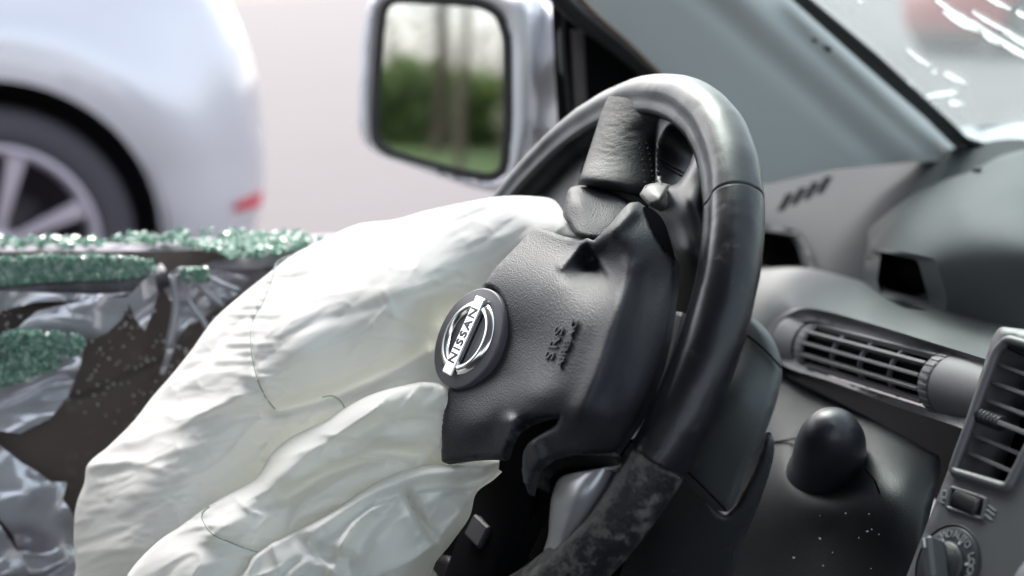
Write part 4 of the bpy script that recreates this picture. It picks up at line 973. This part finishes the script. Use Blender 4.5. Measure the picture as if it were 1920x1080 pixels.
# ---------------------------------------------------------------- parked silver car and the red car ahead
def cc_(org, side, half, s, wc_, wz): return (org[0]+side*(half-.11), org[1]+s*wc_, wz)
def make_car(name, x_side, y_rear, facing, length, half, m_paint, label, wz=.36, oh=.68, wb=2.5, rear_prof=None, top=1.42, yrot=0, group=None):
    """near side at x_side; facing -1: nose towards -y"""
    c = empty(name, (x_side-half, y_rear, 0), label, 'car', group)
    org = np.array([x_side-half, y_rear, 0]); s = facing
    # silhouette in (u along the car from rear, z)
    sil = catmull([(.10, .24), (.03, .36), (0, .55), (.03, .75), (.10, .95), (.20, 1.12), (.45, top-.06), (.9, top), (1.6, top+.01), (2.1, top-.08), (2.75, 1.0), (3.2, .93), (length-.25, .78), (length-.03, .6), (length, .4), (length-.08, .24), (2.0, .2)], True, .07)
    w1, w2 = oh, oh+wb
    def half_w(u, z):
        e = np.clip(np.minimum(u, length-u)/.55, 0, 1); pl = half*(.70+.30*np.sqrt(1-(1-e)**2))
        tum = np.where(z > .92, 1-.34*((z-.92)/.5)**1.3, 1)*(1-.05*np.clip((.45-z)/.25, 0, 1)) * (1-.03*np.clip(abs(z-.7)/.2, 0, 1)**2)
        return pl*tum
    arch = []
    for wc_ in (w1, w2):
        t = np.linspace(0, math.pi, 28); arch.append(np.stack([wc_+.415*np.cos(t), .37+.415*np.sin(t)], -1))
        arch[-1] = np.concatenate([arch[-1], [[wc_-.415, .25], [wc_+.415, .25]]])
    def flare(u, z):
        r = np.zeros(len(u))
        for wc_ in (w1, w2):
            d = np.hypot(u-wc_, z-.37); r += .036*np.exp(-((d-.53)/.10)**2)
        return r
    for side in (1, -1):
        def mp(u, z, h):
            return np.stack([org[0]+side*h, org[1]+s*u, z], -1)
        def hf(u, z): return half_w(u, z)+flare(u, z)
        o = sheet('body_side', sil, m_paint, mp, hf, c, spacing=.055, holes=arch, rw=.10, rh=.09, relief=None, flip=(side*s > 0), rhole=False)
        for wc_ in (w1, w2):
            wk = empty_part('wheel', (org[0]+side*(half-.11), org[1]+s*wc_, wz), c)
            cc = (org[0]+side*(half-.11), org[1]+s*wc_, wz); ax = (side, 0, 0)
            lathe('wheel_well', [(.43, .10), (.43, -.30), (0, -.30)], cc_(org, side, half, s, wc_, wz), (side, 0, 0), M_dark, wk, 40)
            lathe('tyre', [(.255, -.10), (.30, -.11), (.345, -.09), (.355, -.03), (.355, .04), (.345, .085), (.31, .10), (.275, .098), (.262, .085)], cc, ax, M_tyre, wk, 48)
            lathe('rim', [(.262, .088), (.255, .095), (.238, .090), (.228, .04), (.225, -.08)], cc, ax, M_rim, wk, 48)
            lathe('brake_disc', [(.0, .01), (.15, .01), (.15, -.01), (0.1, -.03), (.24, -.06)], cc, ax, M_dark, wk, 32)
            lathe('hub_cap', [(0, .085), (.03, .084), (.05, .07), (.06, .04)], cc, ax, M_rim, wk, 32)
            for k in range(7):
                for o_ in (-1, 1):
                    a = 2*math.pi*k/7+R_(57)+o_*.10; d = np.array([0, math.cos(a)*-s*-1, math.sin(a)]); t_ = np.array([0, -d[2], d[1]])
                    p0 = np.array(cc)+np.array(ax)*.068+d*.045+t_*o_*.006; p1 = np.array(cc)+np.array(ax)*.080+d*.236+t_*o_*.012
                    box('spoke', (p0+p1)/2, (np.linalg.norm(p1-p0), .024, .022), (unit(p1-p0), unit(np.cross(ax, p1-p0)), unit(np.cross(p1-p0, np.cross(ax, p1-p0)))), M_rim, wk)
        # side glass
        gl_ = rounded([(.50, .98), (.55, 1.22), (.85, 1.33), (1.65, 1.34), (2.05, 1.25), (2.45, .98)], .05, .06)
        sheet('side_window', gl_, M_carglass, mp, lambda u, z: half_w(u, z)+.004, c, spacing=.08, flip=(side*s > 0))
        la = catmull([(.10, 1.03), (.16, 1.12), (.30, 1.16), (.36, 1.10), (.25, 1.02)], True, .03)
        rf_ = rounded([(.045, .425), (.145, .405), (.15, .385), (.06, .38)], .008, .012)
        def hbody(u, z):
            t = np.clip(1-segdist(u, z, sil, True)/.10, 0, 1); return hf(u, z)-.09*(1-np.sqrt(np.maximum(1-t*t, 0)))
        sheet('reflector', rf_, M_lamp, mp, lambda u, z: hbody(u, z)+.012, c, spacing=.03, flip=(side*s > 0), thick=.01, back=(side*-1, 0, 0))
        sheet('tail_lamp', la, M_lamp, mp, lambda u, z: hbody(u, z)+.01, c, spacing=.05, flip=(side*s > 0))
        hl = catmull([(length-.30, .62), (length-.10, .58), (length-.06, .68), (length-.25, .76)], True, .03)
        sheet('headlight', hl, M_rim, mp, lambda u, z: hf(u, z)-.01, c, spacing=.05, flip=(side*s > 0))
    # skin across the car joining both silhouettes
    u, z = sil[:, 0], sil[:, 1]; n = len(sil); K = 9; vs = []
    hw = half_w(u, z)+flare(u, z)-.09
    for i in range(n):
        for k in range(K):
            q = -1+2*k/(K-1); bow = .05*(1-q*q)
            cu_, cz = length/2, .75; vs.append((org[0]+q*hw[i], org[1]+s*(u[i]-(.06*(1-q*q) if u[i] < .35 else 0)+(.08*(1-q*q) if u[i] > length-.35 else 0)), z[i]+(.03*(1-q*q) if z[i] > .8 else 0)))
    fs = [(i*K+k, i*K+k+1, ((i+1) % n)*K+k+1, ((i+1) % n)*K+k) for i in range(n) for k in range(K-1)]
    link('body_shell', vs, fs, m_paint, c)
    rg = []
    return c
def empty_part(name, loc, parent):
    o = bpy.data.objects.new(name, None); COL.objects.link(o); o.parent = parent; o.location = Vector(loc)-parent_world(parent); o.empty_display_size = .1
    return o
M_tyre = mat('tyre_rubber', (.055, .05, .062), .75)
M_rim = mat('alloy', (.48, .44, .50), .35, metal=.6)
M_dark = mat('dark_metal', (.03, .025, .03), .6)
M_lamp = mat('red_lens', (.65, .015, .04), .15, coat=.8)
M_carglass = mat('car_glass', (.02, .025, .03), .05, coat=1)
make_car('silver_car', -3.28, .465, -1, 3.85, .84, M_silver2, 'silver hatchback parked alongside with alloy wheel and red reflector', oh=.77)
M_red = mat('red_paint', (.45, .03, .04), .3, coat=.8)
red = make_car('red_car', -11.5, float(P1(Xm, 1856, 40, -11.5)[1]), 1, 4.0, .84, M_red, 'red car parked ahead, seen blurred through the cracked windscreen')

# ---------------------------------------------------------------- trees and verge seen in the mirror
def verge():
    o = flat('grass_verge', -60, 6, -90, -4.6, .004, M_grass); return o
verge()
M_bark = mat('bark', (.09, .07, .055), .9, bump=.8, bscale=12, btype='noise')
M_leaf = [mat('leaf_a', (.20, .27, .13), .6), mat('leaf_b', (.27, .34, .17), .6), mat('leaf_c', (.16, .22, .10), .6)]
for m_ in M_leaf:
    nt = m_.node_tree; tr = nt.nodes.new('ShaderNodeBsdfTranslucent'); tr.inputs[0].default_value = (.12, .2, .04, 1); mx = nt.nodes.new('ShaderNodeMixShader'); mx.inputs[0].default_value = .3
    nt.links.new(nt.nodes['Principled BSDF'].outputs[0], mx.inputs[1]); nt.links.new(tr.outputs[0], mx.inputs[2]); nt.links.new(mx.outputs[0], nt.nodes['Material Output'].inputs[0])
def crown_mesh(seed, n, H, r0, lo, m):
    g = np.random.default_rng(seed); vs, fs = [], []
    cl = []
    for k in range(26):
        h = lo+(H-lo)*g.random(); rr = r0*(1-.55*(h-lo)/(H-lo)); a = g.random()*6.28; q = rr*g.random()**.5
        cl.append((q*math.cos(a), q*math.sin(a), h, .5+.6*g.random()))
    for i in range(n):
        c = cl[g.integers(len(cl))]; d = g.normal(size=3); d /= np.linalg.norm(d); p = np.array(c[:3])+d*c[3]*g.random()**.4*np.array([1, 1, .7])
        a = g.normal(size=3); a /= np.linalg.norm(a); b = np.cross(a, g.normal(size=3)); b /= np.linalg.norm(b); s = .10+.10*g.random()
        k = len(vs); vs += [p-a*s, p+b*s*.5, p+a*s, p-b*s*.5]; fs.append((k, k+1, k+2, k+3))
    me = bpy.data.meshes.new('crown'); me.from_pydata([tuple(v) for v in vs], [], fs); me.materials.append(m); return me
crowns = [crown_mesh(1, 2000, 9, 1.6, 3.2, M_leaf[0]), crown_mesh(2, 1500, 10, 1.4, 4.2, M_leaf[1]), crown_mesh(3, 2000, 1.1, 1.1, .15, M_leaf[2])]
kinds = ['mid green tree with a bare lower trunk beyond the grass verge', 'tall pale green tree with a bare trunk beyond the grass verge', 'low green bush between the tree trunks behind the grass verge']
def trunk_mesh(seed, H):
    g = np.random.default_rng(seed); vs, fs = [], []; seg = 10
    def limb(p0, p1, r0, r1, n=6):
        b = len(vs); p0 = np.array(p0); p1 = np.array(p1)
        for i in range(n+1):
            t = i/n; c = p0+(p1-p0)*t+g.normal(size=3)*.03*(0 < i < n); r = r0+(r1-r0)*t; ax = unit(p1-p0); a = unit(np.cross(ax, (.3, .9, .1))); bb = np.cross(ax, a)
            for k in range(seg): q = 2*math.pi*k/seg; vs.append(c+r*(math.cos(q)*a+math.sin(q)*bb))
        for i in range(n):
            for k in range(seg): fs.append((b+i*seg+k, b+i*seg+(k+1) % seg, b+(i+1)*seg+(k+1) % seg, b+(i+1)*seg+k))
    limb((0, 0, -.05), (g.normal()*.2, g.normal()*.2, H), .008*H, .003*H, 10)
    for k in range(9):
        h = .25*H+.6*H*g.random(); a = g.random()*6.28; q_ = .16*H; limb((0, 0, h), (q_*math.cos(a), q_*math.sin(a), h+.08*H), .05, .015)
    me = bpy.data.meshes.new('trunk'); me.from_pydata([tuple(v) for v in vs], [], fs); me.materials.append(M_bark); return me
trunks = [trunk_mesh(11, 9), trunk_mesh(12, 10.5), trunk_mesh(13, 2.6)]
ed = eref[:2]/np.linalg.norm(eref[:2]); pd = np.array([-ed[1], ed[0]])
spots = []
for row, dist in enumerate((19, 23, 28)):
    for j in range(-4, 5): spots.append((dist+rng.normal()*1.0, j*(1.25+.2*row)+rng.normal()*.35, (row+j) % 2))
for j in range(-8, 9): spots.append((30+rng.normal()*1.2, j*1.25+rng.normal()*.3, 2))
for dist, off, kx_ in spots:
    p = MP[:2]+ed*dist+pd*off
    t = bpy.data.objects.new('bush' if kx_ == 2 else 'tree', None); COL.objects.link(t); t.location = (p[0], p[1], 0); t.rotation_euler[2] = rng.random()*6.28
    s = .85+.3*rng.random(); t.scale = (s, s, s*(.9+.25*rng.random()))
    tag(t, kinds[kx_], 'bush' if kx_ == 2 else 'tree', ['trees of the near kind beyond the verge', 'tall pale trees beyond the verge', 'bushes between the trunks'][kx_])
    for nm, me in (('trunk', trunks[kx_]), ('crown', crowns[kx_])):
        c = bpy.data.objects.new(nm, me); COL.objects.link(c); c.parent = t
